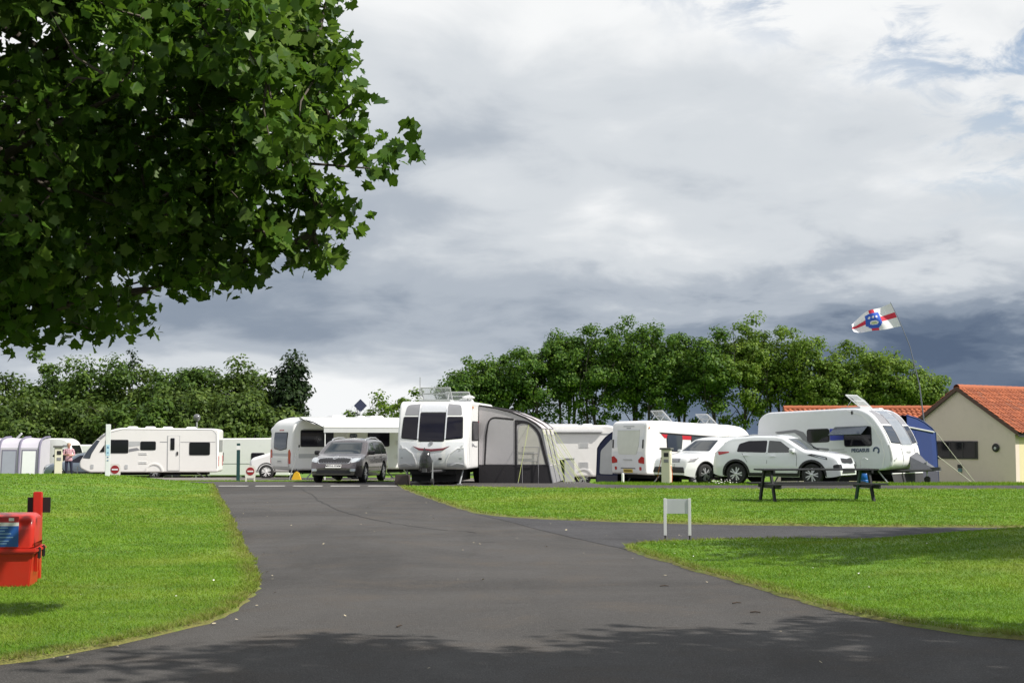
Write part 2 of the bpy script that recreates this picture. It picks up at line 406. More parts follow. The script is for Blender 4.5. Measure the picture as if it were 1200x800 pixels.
def text_mesh(name, body, size, mat, parent, mtx, depth=0.002, bold=False):
    c = bpy.data.curves.new(name, 'FONT'); c.body = body; c.size = size; c.align_x = 'CENTER'; c.align_y = 'CENTER'; c.extrude = depth
    if bold: c.offset = size * 0.03
    c.resolution_u = 2
    t = bpy.data.objects.new(name, c); COL.objects.link(t)
    dg = bpy.context.evaluated_depsgraph_get(); me = bpy.data.meshes.new_from_object(t.evaluated_get(dg))
    bpy.data.objects.remove(t); me.materials.clear(); me.materials.append(mat); me.transform(mtx); me.name = name
    return link(bpy.data.objects.new(name, me), parent)
def face_mtx(loc, side):
    """text lying on a side of a local body: readable from outside"""
    ax = {'L': ((-1, 0, 0), (0, 0, 1)), 'R': ((1, 0, 0), (0, 0, 1)), 'F': ((0, 1, 0), (0, 0, 1)), 'B': ((0, -1, 0), (0, 0, 1))}[side]
    x, y = Vector(ax[0]), Vector(ax[1]); z = x.cross(y)
    return Matrix.Translation(loc) @ Matrix((x, y, z)).transposed().to_4x4()

def sm(x, a, b_):
    t = np.clip((np.asarray(x, dtype=float) - a) / (b_ - a), 0, 1); return t * t * (3 - 2 * t)

# ------------------------------------------------------------------ terrain heights
def zt(x, y):
    """open ground: level by the road, falling gently away behind the first row of pitches"""
    x = np.asarray(x, dtype=float); y = np.asarray(y, dtype=float)
    s = np.clip(y - 50, 0, None); right = sm(x, -3, 4)
    left_z = -0.02 * np.minimum(s, 22) - 0.05 * np.clip(y - 72, 0, 14)
    right_z = -0.05 * np.minimum(s, 11) - 0.02 * np.clip(y - 61, 0, 28)
    return left_z * (1 - right) + right_z * right
def lawn_z(x, y):
    x = np.asarray(x, dtype=float); y = np.asarray(y, dtype=float)
    berm = 0.36 * sm(-x, 8.5, 13.5) * sm(y, 30, 43.5) * (1 - sm(y, 45.0, 46.4))
    hump = 0.33 * sm(x, 2.3, 8.0) * sm(y, 12.5, 18.4) * (1 - sm(y, 18.9, 20.5))
    return zt(x, y) + berm + hump
def gz(x, y): return float(zt(x, y)) - 0.02
def lz(x, y): return float(lawn_z(x, y)) + 0.035

M_grass = grass_mat('grass_turf'); M_blade = grass_mat('grass_blades', True)
M_road = asphalt_mat('asphalt_main', (0.054, 0.051, 0.049), (0.084, 0.070, 0.058))
M_road2 = asphalt_mat('asphalt_side', (0.048, 0.047, 0.050), (0.058, 0.055, 0.054))
M_paint = pm('road_paint', (0.62, 0.61, 0.58), 0.7, var=0.2, scale=9, dirt=0.5)
M_crack = pm('crack_fill', (0.022, 0.021, 0.021), 0.9, var=0.3)

# one ground sheet out to the horizon
def axis(vals): return np.unique(np.concatenate(vals))
gx = axis([np.arange(-60, 60.1, 2.0), np.linspace(-4000, -60, 14), np.linspace(60, 4000, 14)])
gy = axis([np.arange(-20, 130, 1.5), np.linspace(-600, -20, 6), np.linspace(130, 6000, 20)])
GX, GY = np.meshgrid(gx, gy); GZ = zt(GX, GY) - 0.02
# the ground lies well under the made-up roads and lawns
GZ = GZ - 0.12 * (sm(GY, -14, -12) * (1 - sm(GY, 43.0, 44.9))) - 0.03 * (GY < 60) * (np.abs(GX) < 62) * (GY > 44)
nx, ny = len(gx), len(gy); idx = np.arange(nx * ny).reshape(ny, nx)
F = np.stack([idx[:-1, :-1], idx[:-1, 1:], idx[1:, 1:], idx[1:, :-1]], -1).reshape(-1, 4)
ground = npmesh('ground', np.stack([GX, GY, GZ], -1).reshape(-1, 3), F, M_grass); tag(ground, kind='structure')

def dense(poly, step, jit=0.0, skip=()):
    out = []; n = len(poly)
    for i in range(n):
        a, b_ = np.array(poly[i]), np.array(poly[(i + 1) % n]); L = np.linalg.norm(b_ - a); k = max(1, int(L / step))
        for j in range(k): out.append(a + (b_ - a) * j / k)
    out = np.array(out)
    if jit:
        d = np.roll(out, -1, 0) - np.roll(out, 1, 0); nr = np.stack([-d[:, 1], d[:, 0]], 1); nr /= np.linalg.norm(nr, axis=1)[:, None] + 1e-9
        w = rng.normal(0, 1, len(out)); w = 0.5 * w + 0.5 * np.convolve(np.concatenate([w[-3:], w, w[:3]]), np.ones(7) / 4, 'valid')
        out = out + nr * w[:, None] * jit
    return out
def smooth_line(p, it=2):
    for _ in range(it):
        q = [p[0]]
        for a, b_ in zip(p[:-1], p[1:]):
            q += [(a[0] * .75 + b_[0] * .25, a[1] * .75 + b_[1] * .25), (a[0] * .25 + b_[0] * .75, a[1] * .25 + b_[1] * .75)]
        p = q + [p[-1]]
    return p
def inside(px, py, poly):
    c = np.zeros(len(px), dtype=bool); x, y = poly[:, 0], poly[:, 1]; j = len(poly) - 1
    for i in range(len(poly)):
        if y[i] != y[j]:
            t = ((y[i] > py) != (y[j] > py)) & (px < (x[j] - x[i]) * (py - y[i]) / (y[j] - y[i]) + x[i]); c ^= t
        j = i
    return c
def sheet(name, poly, zf, mat, grid=1.0, step=0.6, jit=0.0, lip=0.0, inset=0.10):
    """a laid surface: ragged outline, optional raised turf lip, following the terrain"""
    B = dense(poly, step, jit)
    if sum(B[i - 1][0] * B[i][1] - B[i][0] * B[i - 1][1] for i in range(len(B))) < 0: B = B[::-1]
    pts = [B]; attr = [np.ones(len(B))]
    if lip:
        d = np.roll(B, -1, 0) - np.roll(B, 1, 0); nr = np.stack([-d[:, 1], d[:, 0]], 1); nr /= np.linalg.norm(nr, axis=1)[:, None] + 1e-9
        for k, a in ((inset, 0.85), (inset * 3.2, 0.0)):
            Q = B + nr * k
            ok = inside(Q[:, 0], Q[:, 1], B); Q = Q[ok][:: (1 if k == inset else 2)]; pts.append(Q); attr.append(np.full(len(Q), a))
    x0, y0 = B.min(0); x1, y1 = B.max(0)
    xs, ys = np.meshgrid(np.arange(x0 + .3, x1, grid), np.arange(y0 + .3, y1, grid)); I = np.stack([xs.ravel(), ys.ravel()], 1)
    I = I + rng.uniform(-.2, .2, I.shape) * grid; I = I[inside(I[:, 0], I[:, 1], B)]
    # keep interior points clear of the rim
    rim = np.concatenate(pts); keep = np.ones(len(I), dtype=bool)
    for c in range(0, len(I), 4000):
        d2 = ((I[c:c + 4000, None, :] - rim[None, ::2, :]) ** 2).sum(-1).min(1); keep[c:c + 4000] = d2 > (grid * 0.35) ** 2
    I = I[keep]; pts.append(I); attr.append(np.zeros(len(I)))
    A = np.concatenate(pts); nb = len(B)
    r = delaunay_2d_cdt([Vector((float(a), float(b_))) for a, b_ in A], [], [list(range(nb))], 1, 1e-5)
    V = np.array([tuple(v) for v in r[0]]); T = np.array(r[2])
    orig = np.array([o[0] if o else 0 for o in r[3]]); at = np.concatenate(attr)[orig]
    Z = zf(V[:, 0], V[:, 1])
    if lip: Z = Z + np.where(orig < nb, 0.001, lip)
    o = npmesh(name, np.column_stack([V, Z]), T, mat, attr=at)
    o.data.polygons.foreach_set('use_smooth', np.ones(len(o.data.polygons), dtype=bool))
    tag(o, kind='structure'); return o, B

# the roads: main drive, cross road, hardstanding (one asphalt sheet under the lawns' edges)
road_poly = [(-58, -12), (46, -12), (46, 46.4), (30, 46.2), (12, 46.2), (4.2, 46.4), (2.9, 47.2), (2.5, 50), (2.3, 54.5), (-4.3, 54.5), (-4.4, 51.1), (-12, 51.0), (-30, 51.2), (-58, 51)]
sheet('road', road_poly, lambda x, y: zt(x, y), M_road, grid=2.0, step=0.8, jit=0.03)
side_poly = smooth_line([(-0.75, 28.6), (-0.2, 26.6), (0.55, 23.2), (1.15, 20.9), (1.6, 19.3)], 2) + [(3.2, 20.7), (8, 20.2), (18, 19.4), (45, 18.5), (45, 24.2), (16, 24.3), (9, 24.9), (5.8, 25.0), (3, 25.7), (0.8, 27.0)]
sheet('side_road', side_poly, lambda x, y: zt(x, y) + 0.004, M_road2, grid=1.0, step=0.4, jit=0.012)

M_added_gravel = pm('added_gravel', (0.17, 0.155, 0.14), .95, var=.35, scale=9, bump=.8, bscale=60)  # unseen gravel sheets, added to cut green bounce onto the white caravans
for pl in ([(-24, 56), (-4.6, 55.5), (-4.6, 70), (-12, 77), (-24, 76)], [(3.0, 55), (12.5, 54.5), (12.5, 63), (7, 70), (-3, 70), (-3, 56)]):
    sheet('added_hardstanding', pl, lambda x, y: zt(x, y), M_added_gravel, grid=1.5, step=0.5, jit=0.06)

left_edge = smooth_line([(-9.7, 46.4), (-8.0, 39.0), (-5.76, 29.1), (-3.69, 19.84), (-2.95, 16.56), (-2.64, 15.06), (-2.42, 13.44), (-2.39, 12.44), (-2.5, 11.57), (-2.65, 11.06), (-3.05, 10.16), (-3.41, 9.47), (-6, 8.2), (-12, 7.2)], 2)
lawn_left = left_edge + [(-30, 6), (-58, 6), (-58, 46.3), (-25, 46.2), (-14, 46.0)]
far_edge = smooth_line([(-3.5, 44.5), (-3.0, 41.0), (-1.95, 35.2), (-1.2, 30.8), (-0.6, 28.3), (0.0, 27.2), (0.9, 26.4), (3, 25.1), (5.83, 24.4), (9, 24.1), (16, 23.5)], 2)
lawn_far = far_edge + [(45, 23), (45, 41.9), (20, 42.0), (6, 42.2), (1.0, 42.9), (-1.2, 44.0), (-2.6, 44.7)]
near_edge = smooth_line([(2.2, 20.7), (1.62, 20.1), (1.5, 19.5), (1.74, 18.1), (1.99, 16.56), (2.35, 15.06), (2.58, 13.44), (2.94, 12.25), (3.35, 11.16), (3.84, 10.68), (6, 9.7), (12, 8)], 2)
lawn_near = near_edge + [(30, 7), (45, 7), (45, 20.7), (16, 20.7), (9, 20.8), (5.8, 21.0), (3.4, 21.3)]
polys = {}
for nm, pl, g in (('lawn_left', lawn_left, 0.8), ('lawn_right', lawn_far, 0.8), ('lawn_near', lawn_near, 0.6)):
    o, polys[nm] = sheet(nm, pl, lawn_z, M_grass, grid=g, step=0.16, jit=0.034, lip=0.035)

# painted give-way dashes across the mouth of the drive
for x0 in (-9.35, -8.17, -6.98, -5.78, -4.6):
    B = []
    for k in range(9): B.append((x0 + 0.94 * k / 8 + rng.normal(0, .01), 45.35 + rng.normal(0, .012)))
    for k in range(8, -1, -1): B.append((x0 + 0.94 * k / 8 + rng.normal(0, .01), 45.72 + rng.normal(0, .012)))
    o = mo('road_marking', [(a, b_, 0.005) for a, b_ in B], [tuple(range(len(B)))], M_paint); tag(o, kind='structure')
# a long crack in the asphalt
cp = smooth_line([(-6.4, 43.2), (-5.2, 37.6), (-4.3, 32.6), (-3.0, 27.6), (-1.7, 24.4), (-0.4, 22.7)], 3)
vs, fs = [], []
for i, (a, b_) in enumerate(cp):
    w = 0.008 + 0.012 * random.random(); jx = rng.normal(0, .03)
    vs += [(a + jx - w, b_, .0045), (a + jx + w, b_, .0045)]
    if i: fs.append((2 * i - 2, 2 * i - 1, 2 * i + 1, 2 * i))
tag(mo('road_crack', vs, fs, M_crack), kind='structure')

# mown grass: single blades on the lawns, denser where the turf is close to the drive
def blades(P, h, w, edge):
    n = len(P); a = rng.uniform(0, 2 * math.pi, n); lean = rng.normal(0, .8, (n, 2)) * h[:, None] + np.array([-.15, .05]) * h[:, None]
    z = lawn_z(P[:, 0], P[:, 1]) + 0.03
    c, s_ = np.cos(a) * w, np.sin(a) * w
    b0 = np.column_stack([P[:, 0] - c, P[:, 1] - s_, z]); b1 = np.column_stack([P[:, 0] + c, P[:, 1] + s_, z])
    t = np.column_stack([P[:, 0] + lean[:, 0], P[:, 1] + lean[:, 1], z + h])
    return np.stack([b0, b1, t], 1).reshape(-1, 3), np.repeat(edge, 3)
BV, BE = [], []
for nm, (x0, x1, y0, y1) in (('lawn_left', (-18, -2.2, 8, 46)), ('lawn_near', (1.3, 11, 8.5, 21.5)), ('lawn_right', (-3.6, 17, 24, 44.6))):
    pg = polys[nm]
    for (ya, yb, dens, w) in ((8, 13, 4200, .0036), (13, 18, 2600, .005), (18, 25, 1200, .0075), (25, 35, 500, .012), (35, 47, 240, .017)):
        A, Bq = max(y0, ya), min(y1, yb)
        if Bq <= A: continue
        xl, xr = max(x0, -0.42 * Bq - .5), min(x1, 0.42 * Bq + .5)
        if xr <= xl: continue
        n = int((xr - xl) * (Bq - A) * dens); Pq = np.column_stack([rng.uniform(xl, xr, n), rng.uniform(A, Bq, n)])
        Pq = Pq[inside(Pq[:, 0], Pq[:, 1], pg)]
        near = pg[(pg[:, 1] > A - 1) & (pg[:, 1] < Bq + 1)]
        e = np.zeros(len(Pq))
        if len(near):
            for c in range(0, len(Pq), 20000):
                d = np.sqrt(((Pq[c:c + 20000, None, :] - near[None, ::2]) ** 2).sum(-1).min(1)); e[c:c + 20000] = 1 - np.clip((d - .05) / .22, 0, 1)
        tuft = 0.5 + 0.5 * np.sin(Pq[:, 0] * 3.1 + 2 * np.sin(Pq[:, 1] * 1.7)) * np.sin(Pq[:, 1] * 2.3)
        h = rng.uniform(.010, .026, len(Pq)) * (1 + .4 * tuft) * (1 + w * 25) * (1 + .6 * e)
        v, ee = blades(Pq, h, w * rng.uniform(.7, 1.3, len(Pq)), e); BV.append(v); BE.append(ee)
BV = np.concatenate(BV); BE = np.concatenate(BE)
grass = npmesh('grass', BV, np.arange(len(BV)).reshape(-1, 3), M_blade, attr=BE)
tag(grass, 'short mown grass blades covering the lawns beside the drive', 'grass', kind='stuff')
print('blades', len(BV) // 3)

# daisies in the turf and pale leaf litter on the asphalt
def litter(name, label, cat, P, zf, size, mat, up=0.6):
    V, Fq = [], []
    for i, (a, b_) in enumerate(P):
        s = size * random.uniform(.6, 1.3); n = 5; c = Vector((a, b_, zf(a, b_)))
        nrm = Vector((random.gauss(0, up), random.gauss(0, up), 1)).normalized(); u = nrm.orthogonal().normalized(); w = nrm.cross(u); ph = random.random() * 6
        k = len(V)
        for j in range(n):
            q = s * random.uniform(.7, 1.2); V.append(c + (u * math.cos(ph + j * 6.283 / n) + w * math.sin(ph + j * 6.283 / n)) * q)
        Fq.append(tuple(range(k, k + n)))
    return tag(mo(name, V, Fq, mat), label, cat, kind='stuff')
dz_pts = []
for _ in range(200):
    a, b_ = random.uniform(1.6, 9), random.uniform(11, 21); dz_pts.append((a, b_))
for _ in range(90):
    a, b_ = random.uniform(-8, -2.5), random.uniform(10, 26); dz_pts.append((a, b_))
A = np.array(dz_pts); ok = inside(A[:, 0], A[:, 1], polys['lawn_near']) | inside(A[:, 0], A[:, 1], polys['lawn_left'])
cl_c = np.array([[5.3, 20.1], [4.5, 19.6], [2.2, 19.9], [-4.4, 23.0], [-3.6, 14]])
dd = np.sqrt(((A[:, None] - cl_c[None]) ** 2).sum(-1).min(1)); ok &= (rng.random(len(A)) < np.exp(-dd / 1.0) + .1)
litter('daisies', 'tiny white daisies scattered through the lawns', 'flowers', A[ok], lambda a, b_: lz(a, b_) + .03, 0.009, pm('daisy_white', (0.75, 0.75, 0.70), 0.7), .35)
lp = []
for _ in range(110):
    a, b_ = random.uniform(-7, 3.2), random.uniform(9, 34)
    if not any(inside(np.array([a]), np.array([b_]), polys[k])[0] for k in polys): lp.append((a, b_))
for i in range(0, len(left_edge), 1):
    if left_edge[i][1] < 32 and random.random() < .5: lp.append((left_edge[i][0] + random.uniform(.0, .22), left_edge[i][1] + random.uniform(-.1, .1)))
litter('fallen_leaves', 'pale dry leaves and chips scattered on the asphalt drive', 'leaf litter', lp, lambda a, b_: .016, 0.015, pm('dry_leaf', (0.46, 0.40, 0.27), 0.8, var=.4), .25)
tw = MB()
for (a, b_, r_) in ((2.05, 13.1, .4), (2.1, 12.4, -.25), (1.55, 14.6, .1), (-.9, 11.5, 1.2)):
    dxx, dyy = math.cos(r_) * .045, math.sin(r_) * .045
    o = MB().tube([(a - dxx, b_ - dyy, .009), (a, b_ + .01, .014), (a + dxx, b_ + dyy, .009)], [.006, .007, .004], 6).build('twig', pm('twig_bark', (0.05, 0.036, 0.026), .9))
    tag(o, 'small dark twig lying on the asphalt beside the mown verge', 'twig', 'twigs on the drive')

# ------------------------------------------------------------------ trees
M_bark = pm('bark', (0.075, 0.062, 0.048), 0.9, var=0.35, scale=3, bump=0.6, bscale=10)
M_barkD = pm('bark_dark', (0.040, 0.034, 0.028), 0.9, var=0.35, scale=3, bump=0.6, bscale=10)
L_row = leaf_mat('leaf_row', (0.016, 0.046, 0.007), (0.052, 0.118, 0.013), (0.140, 0.23, 0.026), 0.32, 0.7)
L_row2 = leaf_mat('leaf_row_yellow', (0.030, 0.068, 0.008), (0.092, 0.165, 0.016), (0.19, 0.27, 0.036), 0.32, 0.7)
L_hedge = leaf_mat('leaf_hedge', (0.024, 0.052, 0.010), (0.058, 0.112, 0.014), (0.115, 0.18, 0.026), 0.25, 0.6)
L_olive = leaf_mat('leaf_olive', (0.028, 0.054, 0.010), (0.062, 0.106, 0.016), (0.120, 0.172, 0.030), 0.25, 0.6)
L_dark = leaf_mat('leaf_dark', (0.008, 0.020, 0.006), (0.016, 0.036, 0.009), (0.035, 0.062, 0.014), 0.2, 0.6)
L_syc = leaf_mat('leaf_sycamore', (0.018, 0.050, 0.007), (0.058, 0.125, 0.014), (0.175, 0.260, 0.055), 0.38, 1.2, 0.34, (0.16, 0.30, 0.02))

def leaf_cloud(C, sig, per, size, g, flat=0.75, lobes=None, up=0.5, out=None, puff=(.55, 1.0)):
    """leaf faces round cluster centres C (n,3); returns V,F"""
    n = len(C) * per; ce = np.repeat(C, per, 0); sg = np.repeat(sig, per)[:, None]
    dr = g.normal(0, 1, (n, 3)); dr /= np.linalg.norm(dr, axis=1)[:, None] + 1e-9
    off = dr * (g.uniform(0, 1, n) ** .45)[:, None] * sg * 1.75 * np.array([1, 1, flat]) + g.normal(0, .12, (n, 3)) * sg; p = ce + off
    nrm = g.normal(0, 1, (n, 3)) * puff[0] + dr * puff[1]; nrm[:, 2] = nrm[:, 2] + up
    if out is not None: nrm += 0.45 * (p - out) / (np.linalg.norm(p - out, axis=1)[:, None] + 1e-6)
    nrm /= np.linalg.norm(nrm, axis=1)[:, None]
    a = g.normal(0, 1, (n, 3)); a[:, 2] -= 0.4; u = a - (a * nrm).sum(1)[:, None] * nrm; u /= np.linalg.norm(u, axis=1)[:, None] + 1e-9; w = np.cross(nrm, u)
    s = size * g.uniform(.65, 1.3, n)
    if lobes is None: sh = np.array([[0, -.5, 0], [.36, -.05, .06], [0, .55, 0], [-.36, .05, .06]])
    else: sh = lobes
    k = len(sh)
    V = p[:, None, :] + s[:, None, None] * (sh[None, :, 0, None] * w[:, None, :] + sh[None, :, 1, None] * u[:, None, :] + sh[None, :, 2, None] * nrm[:, None, :])
    F = np.arange(n * k).reshape(n, k)
    return V.reshape(-1, 3), F, p

def limb_path(a, b_, g, bend=.25, n=5, lift=.3):
    a, b_ = np.array(a, float), np.array(b_, float); L = np.linalg.norm(b_ - a); pts = []
    sw = g.normal(0, bend * .35 * L, 3); sw[2] = abs(sw[2]) * lift
    for i in range(n + 1):
        t = i / n; pts.append(a + (b_ - a) * t + sw * math.sin(math.pi * t) + np.array([0, 0, lift * L * .25 * math.sin(math.pi * t)]))
    return np.array(pts)

def make_tree(name, label, loc, h, r, base, seed, leaf, bark, group=None, cat='tree', trunks=1, limbs=9, clusters=90, per=90, lsize=.26,
              csig=.55, tr=.16, lean=(0, 0), squash=1.0, lobes=None, shell=.55, low=0.0, trunk_h=None):
    """tapered trunk(s) with forking limbs; leaf faces in clumps along the limb ends"""
    g = np.random.default_rng(seed); root = thing(name, label, cat, loc, 0, group)
    th = trunk_h or (base + (h - base) * .45); cz = base + (h - base) * .5; rz_ = (h - base) * .5
    ctr = np.array([lean[0] * cz, lean[1] * cz, cz]); wood = MB(); tips = []; paths = []
    for k in range(trunks):
        ang = g.uniform(0, 6.28); sp = 0 if trunks == 1 else r * .30
        b0 = np.array([math.cos(ang) * sp * .35, math.sin(ang) * sp * .35, -.15]); t1 = np.array([math.cos(ang) * sp + lean[0] * th, math.sin(ang) * sp + lean[1] * th, th])
        tp = limb_path(b0, t1, g, .06, 6, .02); rad = [tr * (1 - .55 * i / 6) * (1.25 if i == 0 else 1) for i in range(7)]
        wood.tube(tp, rad, 8)
        for j in range(max(2, limbs // trunks)):
            f = g.uniform(.45, 1.0); s0 = tp[min(6, int(f * 6))]
            v = g.normal(0, 1, 3); v[2] = abs(v[2]) * 1.0 + .12; 
            if g.random() < low: v[2] = -abs(v[2]) * .5
            v /= np.linalg.norm(v)
            e = ctr + v * np.array([r, r * squash, rz_]) * g.uniform(.72, .95)
            if e[2] < s0[2] - (1.5 if low else .3): s0 = tp[int(g.integers(2, 4))]
            lp_ = limb_path(s0, e, g, .22, 5, .35); rl = tr * .42 * g.uniform(.7, 1.1)
            wood.tube(lp_, [rl * (1 - .82 * i / 5) for i in range(6)], 6); paths.append(lp_)
    for k in range(2):      # leader shoots to the top of the crown
        lp_ = limb_path(tp[5], ctr + np.array([g.normal(0, .18) * r, g.normal(0, .18) * r, rz_ * (.86 - .1 * k)]), g, .15, 5, .1); wood.tube(lp_, [tr * .4 * (1 - .8 * i / 5) for i in range(6)], 6); paths.append(lp_)
    allp = np.concatenate([p[1:] for p in paths])
    # clump centres: shell-biased points in an uneven crown, pulled to the nearest limb
    C = []
    ph = g.uniform(0, 6.28, 6)
    while len(C) < clusters:
        v = g.normal(0, 1, 3); v /= np.linalg.norm(v); rad = g.uniform(0, 1) ** shell
        az = math.atan2(v[1], v[0]); wob = 1 + .16 * math.sin(3 * az + ph[0]) * math.cos(2 * v[2] + ph[1]) + .13 * math.sin(5 * az + ph[2] + 3 * v[2])
        p = ctr + v * np.array([r, r * squash, rz_]) * rad * wob
        if v[2] < -.25 and g.random() > .35 + low: continue
        d = np.linalg.norm(allp - p, axis=1); q = allp[d.argmin()]
        if d.min() > r * .55: p = q + (p - q) * (r * .55 / d.min())
        C.append(p)
        if g.random() < .55: wood.tube([q, (q + p) / 2 + g.normal(0, .06, 3), p], [.028 * tr / .16, .018 * tr / .16, .006], 4, cap=False)
    C = np.array(C)
    wood.build('trunk', bark, root, 60)
    V, Fq, _ = leaf_cloud(C, csig * g.uniform(.55, 1.25, len(C)), per, lsize, g, .72, lobes, .45, ctr)
    cr_ = npmesh('crown', V, Fq, leaf, root)
    return root

# tall wind-blown row behind the pitches
row = [  # x, y, height, radius, crown base, trunks, leaf
    (-3.9, 103, 6.6, 1.6, 1.2, 1, 0), (-2.9, 104, 8.2, 2.1, 2.2, 2, 0), (-0.6, 105, 8.9, 2.1, 1.8, 1, 0), (1.5, 104, 9.6, 2.2, 2.4, 2, 0),
    (3.9, 105, 10.4, 2.2, 4.9, 3, 0), (6.3, 104, 11.0, 2.2, 2.8, 2, 0), (8.6, 106, 11.2, 2.1, 3.4, 2, 0), (10.6, 104, 10.7, 2.0, 3.0, 2, 0), (12.6, 106, 10.6, 1.9, 3.6, 2, 0),
    (14.6, 103, 10.0, 1.8, 3.4, 1, 0), (16.6, 104, 11.3, 2.2, 3.4, 2, 1), (19.0, 105, 11.0, 2.3, 3.2, 2, 1), (21.4, 104, 10.4, 2.1, 2.6, 2, 1), (23.3, 103, 8.4, 1.8, 2.4, 1, 1),
    (25.4, 104, 9.3, 2.3, 3.2, 2, 1), (27.9, 103, 8.8, 2.3, 3.0, 3, 1), (30.2, 104, 7.4, 1.9, 2.2, 2, 1)]
for i, (x, y, h, r, bs_, tk, lf) in enumerate(row):
    lab = {0: 'lowest dark green tree ending the tall row above the front-on caravan', 4: 'tall tree on several bare trunks with sky showing between them', 9: 'narrow dark green tree between the two highest crowns of the row',
           10: 'highest yellow-green crown of the row, above the red-graphic caravan', 15: 'spreading yellow-green tree below the flying flag', 16: 'low rounded yellow-green tree ending the row beside the gabled building'}.get(
           i, 'tall wind-blown yellow-green tree in the row behind the swept caravan' if lf else 'tall wind-blown dark green tree in the row behind the grey awning and motorhome')
    make_tree('broadleaf_tree', lab, (x, y, gz(x, y)), h + .25, r * 1.14, bs_ + (h - bs_) * .04, 100 + i, (L_row, L_row2)[lf], M_barkD,
              'tall yellow-green trees in the row' if lf else 'tall dark green trees in the row', trunks=tk, limbs=11, clusters=92, per=135, lsize=.21, csig=.45, tr=.14, lean=(-.02, 0), low=.22, shell=.48)
for i, (x, y, h, r) in enumerate(((30.9, 100, 5.9, .75), (33.4, 108, 6.3, 1.1))):
    make_tree('dark_conifer', ('slim dark tree top showing left of the gable ridge', 'dark rounded tree top showing above the tiled ridge')[i], (x, y, gz(x, y)), h, r, 1.0, 300 + i, L_dark, M_barkD,
              clusters=42, per=110, lsize=.2, csig=.32, tr=.1, limbs=8, low=.4)
# small trees showing over the canopy caravan
for i, (x, y, h, r) in enumerate(((-12.7, 110, 4.5, 1.0), (-10.3, 108, 5.9, 1.7), (-8.7, 112, 5.7, 1.6), (-7.3, 107, 5.6, 1.5))):
    make_tree('small_tree', ('tiny pale green tree top over the roll-out canopy' if i == 0 else 'small bushy tree seen over the roof behind the square satellite dish'), (x, y, gz(x, y)), h + .2, r, .4, 330 + i, L_row2, M_barkD,
              None if i == 0 else 'small trees behind the satellite dish', clusters=44, per=100, lsize=.24, csig=.45, tr=.1, low=.5)
make_tree('bare_sapling', 'thin half-bare sapling left of the square satellite dish', (-11.6, 106, gz(-11.6, 106)), 5.4, .55, 2.2, 345, L_dark, M_barkD, clusters=16, per=14, lsize=.17, csig=.28, tr=.06, limbs=7)
# hedge-wood behind the left pitches
hw_ = [(-37.5, 96, 7.2, 2.8, 0), (-34.6, 95, 7.4, 2.7, 2), (-32.0, 98, 8.6, 3.0, 0), (-29.6, 96, 8.2, 2.7, 0), (-27.4, 95, 7.8, 2.6, 0), (-25.6, 97, 7.3, 2.3, 2), (-24.0, 99, 7.9, 2.0, 0),
       (-22.4, 95, 7.7, 2.4, 0), (-20.2, 96, 7.9, 2.4, 0), (-18.4, 95, 7.6, 2.3, 2), (-17.0, 97, 6.9, 2.0, 0), (-14.9, 96, 7.6, 1.25, 3),
       (-35.5, 91, 4.6, 2.3, 2), (-31.2, 90, 5.3, 2.5, 2), (-27.0, 91, 5.2, 2.5, 2), (-23.4, 90, 5.5, 2.3, 0), (-20.3, 91, 5.9, 2.3, 2), (-17.4, 91, 5.7, 2.3, 2), (-15.6, 92, 4.9, 1.9, 2)]
for i, (x, y, h, r, lf) in enumerate(hw_):
    lab = {0: 'mid green bushy tree in the wood behind the long white caravan', 2: 'olive green bushy tree in the wood behind the long white caravan', 3: 'dark pointed tree at the end of the wood'}[lf]
    make_tree('woodland_tree', lab, (x, y, gz(x, y)), (h + .55 if lf == 3 else h - .15), r, .1, 400 + i, (L_hedge, L_hedge, L_olive, L_dark)[lf], M_barkD, None if lf == 3 else ('olive wood trees' if lf == 2 else 'green wood trees'),
              limbs=12, clusters=85, per=150, lsize=.25, csig=.52, tr=.15, low=.9, shell=.42)
make_tree('ivy_snag', 'thin dark twiggy tree top sticking out of the wood', (-26.3, 98, gz(-26.3, 98)), 8.75, .6, 5.5, 470, L_dark, M_barkD, clusters=22, per=24, lsize=.2, csig=.3, tr=.08, limbs=8)

# trees beside the drive, to the right of the view, that shade the road and verge
make_tree('verge_tree', 'broad tree beside the drive throwing its shade over the asphalt', (8.0, 4.0, -.05), 9.8, 5.2, 2.9, 501, L_row, M_bark, None, limbs=16, clusters=520, per=100, lsize=.24, csig=.5, tr=.26, low=.3)
make_tree('verge_tree', 'broad tree on the mown verge shading the near lawn', (12.6, 17.3, lz(12.6, 17.3)), 8.0, 3.9, 3.3, 502, L_row, M_bark, None, limbs=14, clusters=330, per=100, lsize=.24, csig=.5, tr=.24, low=.3)

